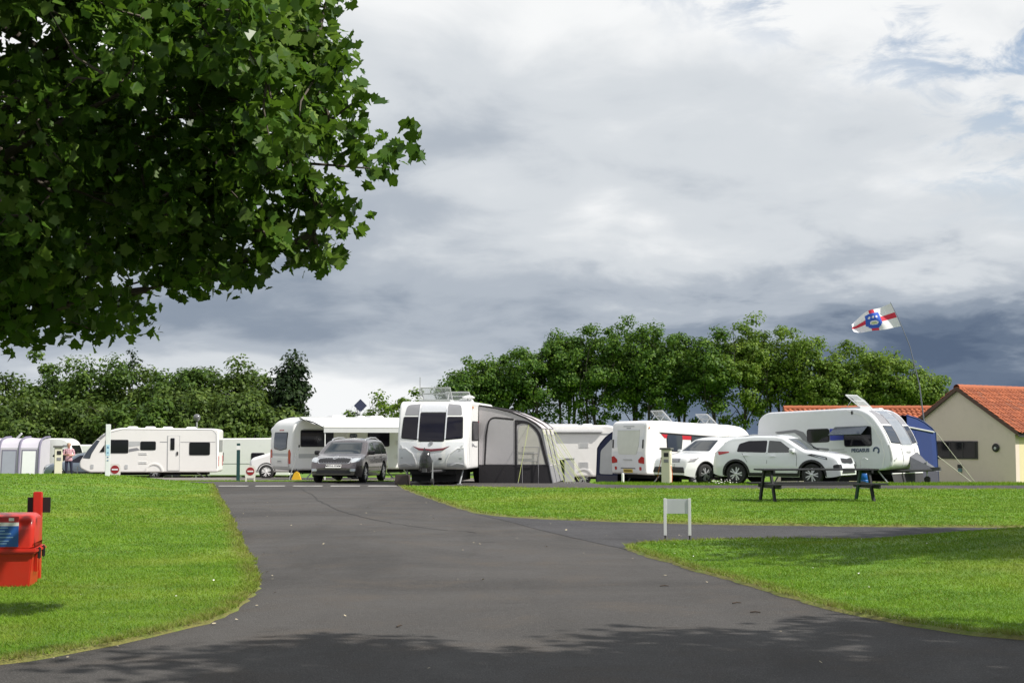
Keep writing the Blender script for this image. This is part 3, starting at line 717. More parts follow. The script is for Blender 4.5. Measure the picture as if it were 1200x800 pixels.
# ---------------- the great sycamore overhanging from the left
def sycamore():
    g = np.random.default_rng(909)
    tx, ty = -6.24, 11.3
    root = thing('sycamore_tree', 'big sycamore with lobed leaves whose branches overhang the lawn beside the drive', 'tree', (tx, ty, lz(tx, ty) - .02))
    ctr = np.array([0.84, 0.0, 5.0]); rad = np.array([3.82, 2.7, 2.85])
    wood = MB(); tp = limb_path((0, 0, -.2), (.3, .1, 5.5), g, .04, 8, .02)
    wood.tube(tp, [.42, .33, .30, .28, .25, .22, .18, .14, .08], 12)
    paths = []
    for k in range(40):
        s0 = tp[int(g.integers(3, 9))]; v = g.normal(0, 1, 3); v /= np.linalg.norm(v)
        if k < 26: v[0] = abs(v[0]) + .35; v[2] -= .25 * (k % 2); v /= np.linalg.norm(v)
        e = ctr + v * rad * g.uniform(.75, .93); e[2] = max(e[2], 2.7)
        p = limb_path(s0, e, g, .15, 7, .25); r0 = g.uniform(.05, .10); wood.tube(p, [r0 * (1 - .85 * i / 7) for i in range(8)], 7); paths.append(p)
    # outlying sprays that make the ragged right-hand outline (metres from the trunk foot)
    out = [(6.15, -.2, 4.05), (5.85, .2, 4.75), (5.75, -.3, 3.55), (5.4, .1, 2.98), (4.9, 0, 2.78), (4.35, -.2, 2.52), (5.5, -.5, 5.3), (3.6, .1, 2.45), (5.6, .2, 5.8), (2.95, -.3, 2.35),
           (2.5, .1, 2.1), (5.3, .3, 4.4), (5.0, -.6, 3.6), (2.65, -.5, 1.95), (5.55, .3, 3.2), (5.2, -.4, 3.25), (4.75, .4, 3.1), (5.9, .1, 4.4), (5.6, -.5, 4.9), (4.5, -.5, 2.85)]
    out = [(a * .843, b_ * .7, max(c_ * .843 + .2, 2.35 + .26 * (a * .843 - 2.2))) for a, b_, c_ in out]
    for e in out:
        s0 = min((p[4] for p in paths), key=lambda q: np.linalg.norm(q - np.array(e)))
        p = limb_path(s0, e, g, .12, 6, .12); wood.tube(p, [.030 * (1 - .8 * i / 6) for i in range(7)], 5); paths.append(p)
    allp = np.concatenate([p[2:] for p in paths]); C = [np.array(e) for e in out] + [np.array(e) + np.abs(g.normal(0, .2, 3)) * np.array([-1, 1, 1]) for e in out] + [np.array(e) + g.normal(0, .22, 3) * np.array([1, 1, 0]) + np.array([-.2, 0, .25]) for e in out]
    tries = 0
    while len(C) < 1500 and tries < 60000:
        tries += 1
        q = g.uniform(-1, 1, 3); rho = (abs(q[0]) ** 2.6 + abs(q[1]) ** 2.2 + abs(q[2]) ** 2.6) ** .4
        wob = 1 + .07 * math.sin(7 * q[2] + 4 * q[1]) + .07 * math.sin(9 * q[0] + 5 * q[2] + 1)
        if rho > wob or g.random() > .25 + .75 * (rho / wob) ** 2: continue
        p = ctr + q * rad
        if p[2] < 2.0 or (p[0] > 1.6 and p[2] < 2.34 + .30 * max(0, p[0] - 2.4) + .11 * p[1] + .13 * math.sin(4 * p[0]) + .1 * g.random()): continue
        if p[0] < 0 and g.random() < .75: continue
        if math.sin(2.3 * p[0] + 1) * math.sin(2.1 * p[1] + .4) * math.sin(2.5 * p[2] + .5) > .22 and rho < .96 * wob: continue
        d = np.linalg.norm(allp - p, axis=1); qn = allp[d.argmin()]
        if d.min() > .8: continue
        C.append(p); wood.tube([qn, (qn + p) / 2 + g.normal(0, .05, 3), p], [.012, .008, .004], 4, cap=False)
        allp = np.concatenate([allp, [p]])
    C = np.array(C); wood.build('trunk', M_bark, root, 60)
    # five-lobed sycamore leaf, slightly cupped
    lob = np.array([[0, -.42, 0], [.10, -.20, .01], [.32, -.28, .06], [.34, -.08, .05], [.50, .14, .10], [.29, .20, .04], [.23, .38, .03], [0, .58, -.06],
                    [-.23, .38, .03], [-.29, .20, .04], [-.50, .14, .10], [-.34, -.08, .05], [-.32, -.28, .06], [-.10, -.20, .01]])
    sig = .185 * g.uniform(.7, 1.2, len(C)); sig[:len(out) * 3] = .14
    V, Fq, p = leaf_cloud(C, sig, 34, .115, g, .75, lob, .35, ctr, (1.0, .5))
    V = V.reshape(-1, len(lob), 3)
    # the 300 leaves that show largest stand alone; the rest of the crown is one mass
    wp = p + np.array(root.location); dist = np.linalg.norm(wp - np.array([0, 0, 1.5]), axis=1)
    inview = (wp[:, 0] / wp[:, 1] > -.355) & ((wp[:, 2] - 1.5) / wp[:, 1] < .30)
    pick = np.argsort(np.where(inview, dist, 1e9))[:300]; rest = np.setdiff1d(np.arange(len(p)), pick)
    Vr = V[rest].reshape(-1, 3)
    crown = npmesh('crown', Vr, np.arange(len(Vr)).reshape(-1, len(lob)), L_syc, root); tag(crown, kind='stuff')
    fc = [tuple(range(len(lob)))]
    shapes = []
    for k in range(6):
        me = bpy.data.meshes.new('leaf'); q = lob * np.array([1 + .12 * g.normal(), 1, 1 + .8 * g.normal()]); me.from_pydata([tuple(v) for v in q], [], fc); me.materials.append(L_syc); me.update(); shapes.append(me)
    for i, k in enumerate(pick):
        o = bpy.data.objects.new('leaf', shapes[i % 6]); COL.objects.link(o); o.parent = root
        X = V[k][4] - V[k][10]; s = np.linalg.norm(X) / 1.04; X = X / np.linalg.norm(X); U = V[k][7] - V[k][0]; U -= X * U.dot(X); U /= np.linalg.norm(U); W = np.cross(X, U)
        o.location = tuple(p[k]); o.rotation_euler = Matrix((X, U, W)).transposed().to_euler(); o.scale = (s, s, s)
    return root
sycamore()

# ------------------------------------------------------------------ wheels, cars
def wheel(root, x, y, rad=.34, w=.22, spokes=5, name='wheel', rimmat=None, rim_r=.68, side=1):
    """tyre with a separate spoked rim facing outwards (side +1: +y)"""
    h = w / 2; R0 = rad
    t = MB().lathe([(R0 * .60, -h * .8), (R0 * .9, -h), (R0 * .985, -h * .75), (R0, -h * .3), (R0, h * .3), (R0 * .985, h * .75), (R0 * .9, h), (R0 * rim_r, h * .95), (R0 * rim_r * .95, h * .3)], 'y', (0, 0, 0), 28)
    o = t.build(name, M_rubber, root, 45); o.location = (x, y, rad)
    b = MB(); rr0 = R0 * rim_r; yo = side * h * .80
    b.lathe([(rr0 * 1.0, yo + side * .02), (rr0 * 1.0, yo - side * .05), (rr0 * .90, yo - side * .05), (rr0 * .88, yo + side * .012)], 'y', (0, 0, 0), 28, cap=False)
    b.lathe([(rr0 * .24, yo - side * .03), (rr0 * .24, yo + side * .008), (rr0 * .12, yo + side * .02)], 'y', (0, 0, 0), 14)
    for k in range(spokes):
        for dlt in (-.13, .13):
            a = 2 * math.pi * k / spokes + dlt; a2 = a + dlt * .7
            p0 = Vector((math.cos(a) * rr0 * .18, yo - side * .004, math.sin(a) * rr0 * .18)); p1 = Vector((math.cos(a2) * rr0 * .92, yo - side * .006, math.sin(a2) * rr0 * .92))
            d = (p1 - p0).normalized(); n_ = Vector((-d.z, 0, d.x)) * rr0 * .075; yy = Vector((0, side * .018, 0))
            vs = [p0 - n_, p0 + n_, p1 + n_ * 1.2, p1 - n_ * 1.2]; b.add([v + yy for v in vs] + [v - yy for v in vs], [(0, 1, 2, 3), (7, 6, 5, 4), (0, 4, 5, 1), (1, 5, 6, 2), (2, 6, 7, 3), (3, 7, 4, 0)])
    b.build('rim', rimmat or M_alloy, o, 40)
    return o

def interp(x, pts):
    xs = [p[0] for p in pts]; zs = [p[1] for p in pts]; return float(np.interp(x, xs, zs))
def car_body(root, L, W, top, wb0, wb1, wr, belt, roof, sill=.24, paint=None, tumble=.76, nose=.45, tail=.40, arch=1.20, crown=.045, endtaper=.16):
    """lofted shell: stations along x, ring from sill over the roof; wheel arches cut into the sill line"""
    N = 96; xs = np.linspace(-L / 2, L / 2, N); tx = np.linspace(-L / 2, L / 2, 500); tz = np.array([interp(x, top) for x in tx])
    k = np.ones(9) / 9; tzs = np.convolve(np.pad(tz, 4, 'edge'), k, 'valid'); tzs[:3] = tz[:3]; tzs[-3:] = tz[-3:]
    hwm = W / 2; ra = wr * arch; rings = []; ring_n = 0
    def plan(x):
        e = max(0.0, (x - (L / 2 - .75)) / .75); f = max(0.0, ((-L / 2 + .65) - x) / .65)
        return hwm * (1 - endtaper * e ** 2.2 - endtaper * .8 * f ** 2.4)
    def half(x, z):
        p = plan(x)
        if z <= .55: return p * (.93 + .07 * min(1, max(0, (z - .2) / .35)) ** .7)
        if z <= belt: return p * (1 - .035 * ((z - .55) / (belt - .55)) ** 2)
        return p * (.965 - (.965 - tumble) * ((z - belt) / (roof - belt)) ** 1.15)
    for x in xs:
        zu = float(np.interp(x, tx, tzs)); zl = sill
        ef = max(0, (x - (L / 2 - nose)) / nose); er = max(0, ((-L / 2 + tail) - x) / tail)
        zl = sill + .07 * ef ** 2 + .09 * er ** 2
        for wx in (wb0, wb1):
            d = ra * ra - (x - wx) ** 2
            if d > 0: zl = max(zl, wr + math.sqrt(d))
        zl = min(zl, zu - .12); rc = min(.10, (zu - zl) * .4); side_pts = []
        for i in range(13):
            z = zl + (zu - rc - zl) * i / 12; side_pts.append((half(x, z), z))
        hw1 = side_pts[-1][0]; pts = side_pts[:]
        for i in range(1, 5):
            a = math.pi / 2 * i / 5; pts.append((hw1 - rc * 1.15 * (1 - math.cos(a)), zu - rc + rc * math.sin(a) - .004))
        ht = pts[-1][0]
        for q in (.82, .6, .35, .12): pts.append((ht * q, zu + crown * (1 - q * q)))
        ring = [(y, z) for y, z in pts] + [(-y, z) for y, z in reversed(pts)]
        rings.append([(x, y, z) for y, z in ring]); ring_n = len(ring)
    vs = [p for r in rings for p in r]; fs = []; fm = []
    for j in range(N - 1):
        for i in range(ring_n):
            fs.append((j * ring_n + i, j * ring_n + (i + 1) % ring_n, (j + 1) * ring_n + (i + 1) % ring_n, (j + 1) * ring_n + i)); fm.append(1 if i == ring_n - 1 else 0)
    fs += [tuple(range(ring_n))[::-1], tuple((N - 1) * ring_n + i for i in range(ring_n))]; fm += [0, 0]
    return Body(root, 'body', vs, fs, [paint, M_under], 42, fm)

def strip(pts, w):
    """thin band polygon along a 2D polyline"""
    up, dn = [], []
    for i, p in enumerate(pts):
        a = Vector(pts[max(i - 1, 0)]); b_ = Vector(pts[min(i + 1, len(pts) - 1)]); d = (b_ - a).normalized(); n_ = Vector((-d.y, d.x)) * w / 2
        up.append((p[0] + n_.x, p[1] + n_.y)); dn.append((p[0] - n_.x, p[1] - n_.y))
    return up + dn[::-1]
def arc(cx, cz, r, a0, a1, n=16): return [(cx + r * math.cos(R(a0 + (a1 - a0) * i / n)), cz + r * math.sin(R(a0 + (a1 - a0) * i / n))) for i in range(n + 1)]
def ring_trim(B, x, wr, side, mat, w=.055, k=1.20):
    B.dec('arch_trim', strip(arc(x, wr, wr * k + w * .45, -8, 188), w), side, mat, .012, .03, 1)

def mirror(root, x, y, z, paint):
    s = 1 if y > 0 else -1
    m = MB(); m.add(*slab(rr(-.07, -.07, .09, .08, .05), .11, .05)); o = m.build('mirror', paint, root, 50); o.location = (x, y + s * .12, z)
    MB().box((-.0, -s * .12, -.05), (.06, .12, .04)).build('mirror_arm', M_black, o)
def seams(B, side, lines, w=.012):
    for ln in lines: B.dec('door_seam', strip(ln, w), side, M_ink, .004, .02, 2)
def handles(B, side, pts, mat):
    for x, z in pts: B.dec('door_handle', rr(x - .10, z - .018, x + .10, z + .018, .016), side, mat, .032, .04, 1)

# --- brown-grey estate car
def estate():
    hx, hy = -.135, -.99; c = (-5.78, 51.1)
    root = thing('estate_car', 'brown-grey estate car with chrome-edged grille parked in front of the canopy caravan', 'car', (c[0], c[1], float(zt(*c))), math.atan2(hy, hx))
    paint = pm('paint_mocha', (0.115, 0.098, 0.100), .28, .55, var=.06, coat=.9)
    L, W, wr, w0, w1 = 4.78, 1.82, .335, -1.38, 1.38
    top = [(-2.39, .62), (-2.36, .92), (-2.28, 1.02), (-1.95, 1.40), (-1.7, 1.475), (-.6, 1.50), (.15, 1.475), (.42, 1.42), (1.22, 1.00), (1.3, .975), (1.95, .87), (2.22, .78), (2.33, .66), (2.39, .50)]
    B = car_body(root, L, W, top, w0, w1, wr, .95, 1.5, .22, paint)
    B.dec('windscreen', rpoly([(-.68, 1.01), (.68, 1.01), (.56, 1.40), (-.56, 1.40)], .05), 'F', M_wind, .006, .02, 6)
    for s in 'LR':
        B.dec('side_window', rpoly([(.92, .99), (.95, 1.0), (.35, 1.37), (-.12, 1.39), (-.12, .975)], .03), s, M_wind, .006, .02, 3)
        B.dec('side_window', rpoly([(-.18, .975), (-.18, 1.39), (-1.08, 1.38), (-1.08, .97)], .04), s, M_win, .006, .02, 3)
        B.dec('side_window', rpoly([(-1.14, .97), (-1.14, 1.375), (-1.72, 1.33), (-1.98, 1.08), (-1.9, .98)], .05), s, M_win, .006, .02, 3)
        seams(B, s, [[(1.0, .35), (1.02, .96)], [(-.15, .3), (-.15, 1.0)], [(-1.02, .72), (-1.1, .98)]])
        handles(B, s, [(-.02, .86), (-1.0, .87)], paint)
        B.dec('chrome_strip', strip([(.92, .40), (0, .39), (-.95, .40)], .028), s, M_alloy, .012, .02, 2)
        rl = MB(); y = .60 if s == 'L' else -.60
        rl.tube([(.30, y, 1.44), (.18, y, 1.515), (-.5, y, 1.56), (-1.3, y, 1.555), (-1.72, y, 1.48)], .022, 8); rl.build('roof_rail', M_alloy, root, 60)
    g = rpoly([(-.50, .70), (.50, .70), (.56, .76), (.55, .85), (.34, .875), (-.34, .875), (-.55, .85), (-.56, .76)], .03)
    B.dec('grille_surround', [(a * 1.07, .785 + (z - .785) * 1.28) for a, z in g], 'F', M_alloy, .010, .03, 3)
    gr = B.dec('grille', g, 'F', M_black, .022, .03, 3)
    for k in range(11):
        y = -.45 + .09 * k; B.dec('grille_bar', rr(y - .008, .715, y + .008, .862, .003), 'F', M_grey, .034, .02, 1, gr)
    B.dec('badge', [(.075 * math.cos(a), .885 + .06 * math.sin(a)) for a in np.linspace(0, 6.283, 16)[:-1]], 'F', M_alloy, .03, .03, 1)
    for s in (1, -1):
        B.dec('headlight', rpoly([(s * .60, .70), (s * .86, .76), (s * .84, .88), (s * .60, .86)], .03), 'F', M_lens, .012, .03, 4)
        B.dec('fog_lamp', rr(min(s * .58, s * .78), .42, max(s * .58, s * .78), .50, .03), 'F', M_lens, .014, .03, 2)
        mirror(root, .82, s * .86, 1.03, M_black)
        B.dec('tail_light', rr(min(s * .55, s * .82), .75, max(s * .55, s * .82), .98, .04), 'B', M_red, .012, .03, 2)
    B.dec('lower_grille', rpoly([(-.62, .34), (.62, .34), (.56, .46), (-.56, .46)], .03), 'F', M_black, .014, .03, 3)
    B.dec('splitter', rr(-.72, .245, .72, .29, .02), 'F', M_black, .02, .03, 3)
    B.dec('rear_window', rpoly([(-.6, 1.05), (.6, 1.05), (.5, 1.36), (-.5, 1.36)], .05), 'B', M_win, .006, .02, 5)
    p = B.dec('number_plate', rr(-.27, .535, .27, .645, .01), 'F', M_plateW, .03, .04, 1)
    q, _ = B.hit(0, .59, 'F'); text_mesh('plate_lettering', 'MX16 OXM', .105, M_ink, p, face_mtx((q.x + .033, 0, .59), 'F'), .002, True)
    for x, n in ((w0, 0), (w1, 0)):
        for s in (1, -1): wheel(root, x, s * .80, wr, .22, 5, side=s)
estate()

# --- white sports utility car facing right
def suv_right():
    hx, hy = .845, -.535; c = (9.20, 48.25)
    root = thing('white_suv', 'white sport utility car with black arch trim parked behind the picnic table', 'car', (c[0], c[1], float(zt(*c)) - .03), math.atan2(hy, hx))
    paint = pm('paint_white_pearl', (0.70, 0.72, 0.74), .22, .05, var=.03, coat=1.0)
    L, W, wr, w0, w1 = 4.48, 1.86, .355, -1.36, 1.31
    top = [(-2.24, .72), (-2.2, 1.02), (-2.08, 1.16), (-1.72, 1.50), (-1.5, 1.575), (-.7, 1.63), (.0, 1.62), (.25, 1.575), (.98, 1.17), (1.1, 1.13), (1.7, 1.06), (2.0, .99), (2.13, .91), (2.2, .76), (2.24, .55)]
    B = car_body(root, L, W, top, w0, w1, wr, 1.04, 1.63, .27, paint, .73)
    B.dec('windscreen', rpoly([(-.70, 1.16), (.70, 1.16), (.55, 1.54), (-.55, 1.54)], .05), 'F', M_wind, .006, .02, 6)
    B.dec('rear_window', rpoly([(-.6, 1.18), (.6, 1.18), (.5, 1.48), (-.5, 1.48)], .05), 'B', M_win, .006, .02, 5)
    for s in 'LR':
        B.dec('side_window', rpoly([(.62, 1.08), (.72, 1.09), (.18, 1.45), (-.22, 1.475), (-.22, 1.07)], .03), s, M_wind, .006, .02, 3)
        B.dec('side_window', rpoly([(-.28, 1.07), (-.28, 1.475), (-.95, 1.46), (-1.28, 1.36), (-1.34, 1.09)], .06), s, M_win, .006, .02, 3)
        seams(B, s, [[(.78, .45), (.80, .9), (.76, 1.06)], [(-.25, .42), (-.25, 1.07)], [(-.95, .75), (-1.15, 1.05)]])
        handles(B, s, [(-.05, .95), (-1.02, .97)], paint)
        B.dec('sill_trim', rpoly([(w0 + .45, .285), (w1 - .45, .285), (w1 - .47, .40), (w0 + .47, .40)], .02), s, M_black, .014, .03, 2)
        for wx in (w0, w1): ring_trim(B, wx, wr, s, M_black, .075)
        rl = MB(); y = .57 if s == 'L' else -.57
        rl.tube([(.1, y, 1.60), (-.1, y, 1.66), (-.9, y, 1.66), (-1.4, y, 1.58)], .018, 8); rl.build('roof_rail', M_alloy, root, 60)
        B.dec('reflector_lamp', rpoly([(-2.0, .98), (-1.62, 1.06), (-1.62, 1.10), (-2.05, 1.10)], .02), s, M_red, .012, .03, 3)
        B.dec('headlight', rpoly([(1.16, .99), (1.30, 1.04), (1.82, .93), (1.84, .84), (1.60, .90)], .02), s, M_black, .010, .03, 3)
        B.dec('headlight_lens', rpoly([(1.30, 1.01), (1.78, .915), (1.80, .865), (1.60, .91)], .02), s, M_lens, .018, .02, 2)
    g = rpoly([(-.50, .76), (-.30, .735), (0, .735), (.30, .715), (.50, .74), (.54, .83), (.50, .90), (.2, .885), (0, .87), (-.2, .885), (-.50, .90), (-.54, .83)], .03)
    B.dec('grille_surround', [(a * 1.06, .81 + (z - .81) * 1.22) for a, z in g], 'F', M_alloy, .008, .03, 3)
    B.dec('grille', g, 'F', M_black, .018, .03, 3)
    B.dec('lower_grille', rpoly([(-.62, .40), (.62, .40), (.54, .52), (-.54, .52)], .03), 'F', M_black, .016, .03, 3)
    B.dec('splitter', rr(-.70, .30, .70, .345, .02), 'F', M_black, .02, .03, 3)
    for s in (1, -1):
        B.dec('fog_lamp', rr(min(s * .62, s * .86), .53, max(s * .62, s * .86), .70, .06), 'F', M_black, .014, .03, 3)
        mirror(root, .66, s * .88, 1.13, paint)
        B.dec('tail_light', rr(min(s * .35, s * .80), 1.0, max(s * .35, s * .80), 1.09, .03), 'B', M_red, .012, .03, 2)
    for x in (w0, w1):
        for s in (1, -1): wheel(root, x, s * .82, wr, .23, 5, side=s)
suv_right()

# --- white sports utility car facing left, behind the first
def suv_left():
    hx, hy = -.80, -.60; c = (7.28, 51.30)
    root = thing('white_suv', 'white sport utility car with twin-spoke wheels parked beside the cream service post', 'car', (c[0], c[1], float(zt(*c)) - .03), math.atan2(hy, hx))
    paint = pm('paint_white', (0.76, 0.77, 0.77), .22, .02, var=.03, coat=1.0)
    L, W, wr, w0, w1 = 4.49, 1.84, .36, -1.34, 1.34
    top = [(-2.24, .72), (-2.2, 1.05), (-2.1, 1.15), (-1.85, 1.5), (-1.6, 1.60), (-.7, 1.64), (.05, 1.62), (.3, 1.57), (.98, 1.13), (1.1, 1.09), (1.8, 1.0), (2.1, .90), (2.19, .74), (2.24, .52)]
    B = car_body(root, L, W, top, w0, w1, wr, 1.03, 1.64, .27, paint, .74, endtaper=.13)
    B.dec('windscreen', rpoly([(-.70, 1.16), (.70, 1.16), (.56, 1.55), (-.56, 1.55)], .05), 'F', M_wind, .006, .02, 6)
    B.dec('rear_window', rpoly([(-.6, 1.18), (.6, 1.18), (.5, 1.5), (-.5, 1.5)], .05), 'B', M_win, .006, .02, 5)
    for s in 'LR':
        B.dec('side_window', rpoly([(.66, 1.07), (.76, 1.09), (.2, 1.48), (-.22, 1.50), (-.22, 1.06)], .03), s, M_wind, .006, .02, 3)
        B.dec('side_window', rpoly([(-.28, 1.06), (-.28, 1.50), (-1.05, 1.49), (-1.12, 1.08)], .04), s, M_win, .006, .02, 3)
        B.dec('side_window', rpoly([(-1.18, 1.08), (-1.12, 1.48), (-1.6, 1.42), (-1.8, 1.12)], .04), s, M_win, .006, .02, 3)
        seams(B, s, [[(.80, .45), (.82, .9), (.78, 1.05)], [(-.25, .42), (-.25, 1.06)]])
        handles(B, s, [(-.05, .93), (-1.0, .95)], paint)
        for wx in (w0, w1): ring_trim(B, wx, wr, s, M_black, .045, 1.18)
        B.dec('sill_trim', rpoly([(w0 + .45, .285), (w1 - .45, .285), (w1 - .47, .37), (w0 + .47, .37)], .02), s, M_black, .014, .03, 2)
        B.dec('headlight', rpoly([(1.72, .90), (1.62, .955), (2.04, .90), (2.06, .80), (1.86, .80)], .02), s, M_grey, .010, .03, 3)
    B.dec('grille', rpoly([(-.86, .78), (.86, .78), (.90, .91), (-.90, .91)], .03), 'F', M_grey, .010, .03, 4)
    for k in range(3): B.dec('grille_bar', rr(-.84, .80 + .035 * k, .84, .812 + .035 * k, .004), 'F', M_alloy, .022, .02, 3)
    B.dec('lower_grille', rpoly([(-.80, .42), (.80, .42), (.72, .62), (-.72, .62)], .04), 'F', M_black, .016, .03, 4)
    B.dec('splitter', rr(-.74, .32, .74, .36, .02), 'F', M_alloy, .02, .03, 3)
    for s in (1, -1):
        B.dec('tail_light', rr(min(s * .45, s * .80), .95, max(s * .45, s * .80), 1.10, .03), 'B', M_red, .012, .03, 2)
        mirror(root, .70, s * .88, 1.13, paint)
    p = B.dec('number_plate', rr(-.26, .63, .26, .74, .01), 'F', M_plateW, .03, .04, 1)
    for x in (w0, w1):
        for s in (1, -1): wheel(root, x, s * .81, wr, .23, 5, side=s)
suv_left()

# --- small blue-grey hatchback mostly hidden by the long caravan's nose
def hatch():
    c = (-23.4, 77.5); root = thing('hatchback_car', 'blue-grey hatchback car half hidden behind the nose of the long caravan', 'car', (c[0], c[1], gz(*c)), math.atan2(-.35, -.93))
    paint = pm('paint_bluegrey', (0.13, 0.16, 0.20), .25, .4, var=.05, coat=.8)
    top = [(-1.95, .7), (-1.9, 1.0), (-1.6, 1.38), (-1.3, 1.45), (-.2, 1.47), (.2, 1.40), (.95, .98), (1.5, .90), (1.8, .80), (1.95, .5)]
    B = car_body(root, 3.9, 1.72, top, -1.2, 1.2, .31, .94, 1.47, .22, paint)
    B.dec('windscreen', rpoly([(-.62, 1.0), (.62, 1.0), (.5, 1.36), (-.5, 1.36)], .05), 'F', M_wind, .006, .02, 5)
    for s in 'LR':
        B.dec('side_window', rpoly([(.72, .97), (.1, 1.34), (-.3, 1.36), (-.3, .96)], .03), s, M_win, .006, .02, 3)
        B.dec('side_window', rpoly([(-.36, .96), (-.36, 1.36), (-1.1, 1.33), (-1.4, 1.0)], .03), s, M_win, .006, .02, 3)
    for s in (1, -1): B.dec('headlight', rpoly([(s * .5, .68), (s * .78, .72), (s * .76, .84), (s * .52, .80)], .03), 'F', M_lens, .012, .03, 3)
    B.dec('grille', rr(-.42, .60, .42, .72, .03), 'F', M_black, .012, .03, 3)
    for x in (-1.2, 1.2):
        for s in (1, -1): wheel(root, x, s * .76, .31, .2, 5, side=s)
hatch()

# ------------------------------------------------------------------ caravans
def chassis(root, L, hw, zb, front=True, xw=-.2, wr=.32, twin=False, arches=None, fx=None):
    """drawbar, axle box, wheels, corner steadies"""
    m = MB(); m.box((0, 0, zb - .10), (L * .86, hw * 1.3, .16)); m.build('underframe', M_under, root)
    xf = fx if fx is not None else L / 2
    if front:
        d = MB()
        for s in (1, -1): d.tube([(xf - .5, s * .5, zb - .06), (xf + 1.05, s * .05, zb - .06)], .045, 6)
        d.box((xf + 1.15, 0, zb - .02), (.34, .12, .12)); d.build('drawbar', pm('drawbar_dark', (0.06, 0.06, 0.065), .6, .2), root)
        j = MB(); j.tube([(xf + .75, .16, zb + .25), (xf + .75, .16, .13)], .03, 8); j.build('jockey_stem', M_galv, root)
        jw = MB().lathe([(.11, -.04), (.12, 0), (.11, .04)], 'y', (xf + .75, .16, .12), 16); jw.build('jockey_wheel', M_rubber, root, 40)
    for sx in (-1, 1):
        for s in (-1, 1):
            q = MB(); q.tube([(sx * L * .36, s * (hw - .25), zb - .05), (sx * L * .42, s * (hw - .3), .02)], .028, 6); q.box((sx * L * .42, s * (hw - .3), .02), (.16, .12, .04)); q.build('corner_steady', M_galv, root)
    for x in ([xw - .4, xw + .4] if twin else [xw]):
        for s in (1, -1): wheel(root, x, s * (hw - .16), wr, .19, 5, side=s)

def rooflight(B, x, y, w=.75, d=.6, tilt=38, flip=1):
    """roof hatch propped open: base frame, tilted clear dome in a frame"""
    q, _ = B.hit(x, y, 'T'); o = MB(); z = q.z
    o.box((x, y, z + .025), (d + .1, w + .1, .07)); base = o.build('rooflight', M_lgrey, B.root, None, .012)
    a = R(tilt); c, s = math.cos(a), math.sin(a); p = lambda u, v, t=0: (x - flip * d / 2 + flip * (u * c - t * s), y + v, z + .07 + u * s + t * c)
    fr = MB()
    for (u0, v0, u1, v1) in ((0, -w / 2, d, -w / 2), (0, w / 2, d, w / 2), (0, -w / 2, 0, w / 2), (d, -w / 2, d, w / 2), (d * .5, -w / 2, d * .5, w / 2)):
        fr.tube([p(u0, v0), p(u1, v1)], .022, 6)
    for v in (-w / 2 + .06, w / 2 - .06): fr.tube([p(d * .6, v), (x + flip * d * .30, y + v, z + .05)], .010, 5)
    fr.build('hatch_frame', M_lgrey, base, 60)
    pn = MB(); pn.add([p(0, -w / 2, .012), p(d, -w / 2, .012), p(d, w / 2, .012), p(0, w / 2, .012), p(d * .5, -w / 2, .06), p(d * .5, w / 2, .06)], [(0, 4, 5, 3), (4, 1, 2, 5)]); pn.build('dome_pane', M_clear, base)
def roofvent(B, x, y, s=.36, h=.10):
    q, _ = B.hit(x, y, 'T'); o = MB(); o.box((x, y, q.z + h / 2 - .01), (s, s, h), None, .8); o.build('roof_vent', M_white, B.root, None, .02)
def win(B, poly, side, mat=None, frame=True):
    """acrylic window: rubber surround with the pane standing proud inside it"""
    cx = sum(p[0] for p in poly) / len(poly); cz = sum(p[1] for p in poly) / len(poly)
    w = max(p[0] for p in poly) - min(p[0] for p in poly); h = max(p[1] for p in poly) - min(p[1] for p in poly)
    f = B.dec('window', [(cx + (a - cx) * (1 + .06 / w), cz + (z - cz) * (1 + .06 / h)) for a, z in poly], side, M_black, .008, .03, 3)
    B.dec('pane', poly, side, mat or M_win, .026, .02, 3, f); return f
def vent(B, x0, z0, x1, z1, side):
    v = B.dec('vent_grille', rr(x0, z0, x1, z1, .02), side, M_cream, .012, .03, 1)
    n = max(2, int((z1 - z0) / .045))
    for k in range(n):
        z = z0 + (z1 - z0) * (k + .5) / n; B.dec('vent_slat', rr(x0 + .03, z - .008, x1 - .03, z + .008, .004), side, M_lgrey, .022, .02, 1, v)
def rear_lamp(B, poly, mats=None):
    l = B.dec('tail_light', poly, 'B', M_red, .02, .04, 2); return l

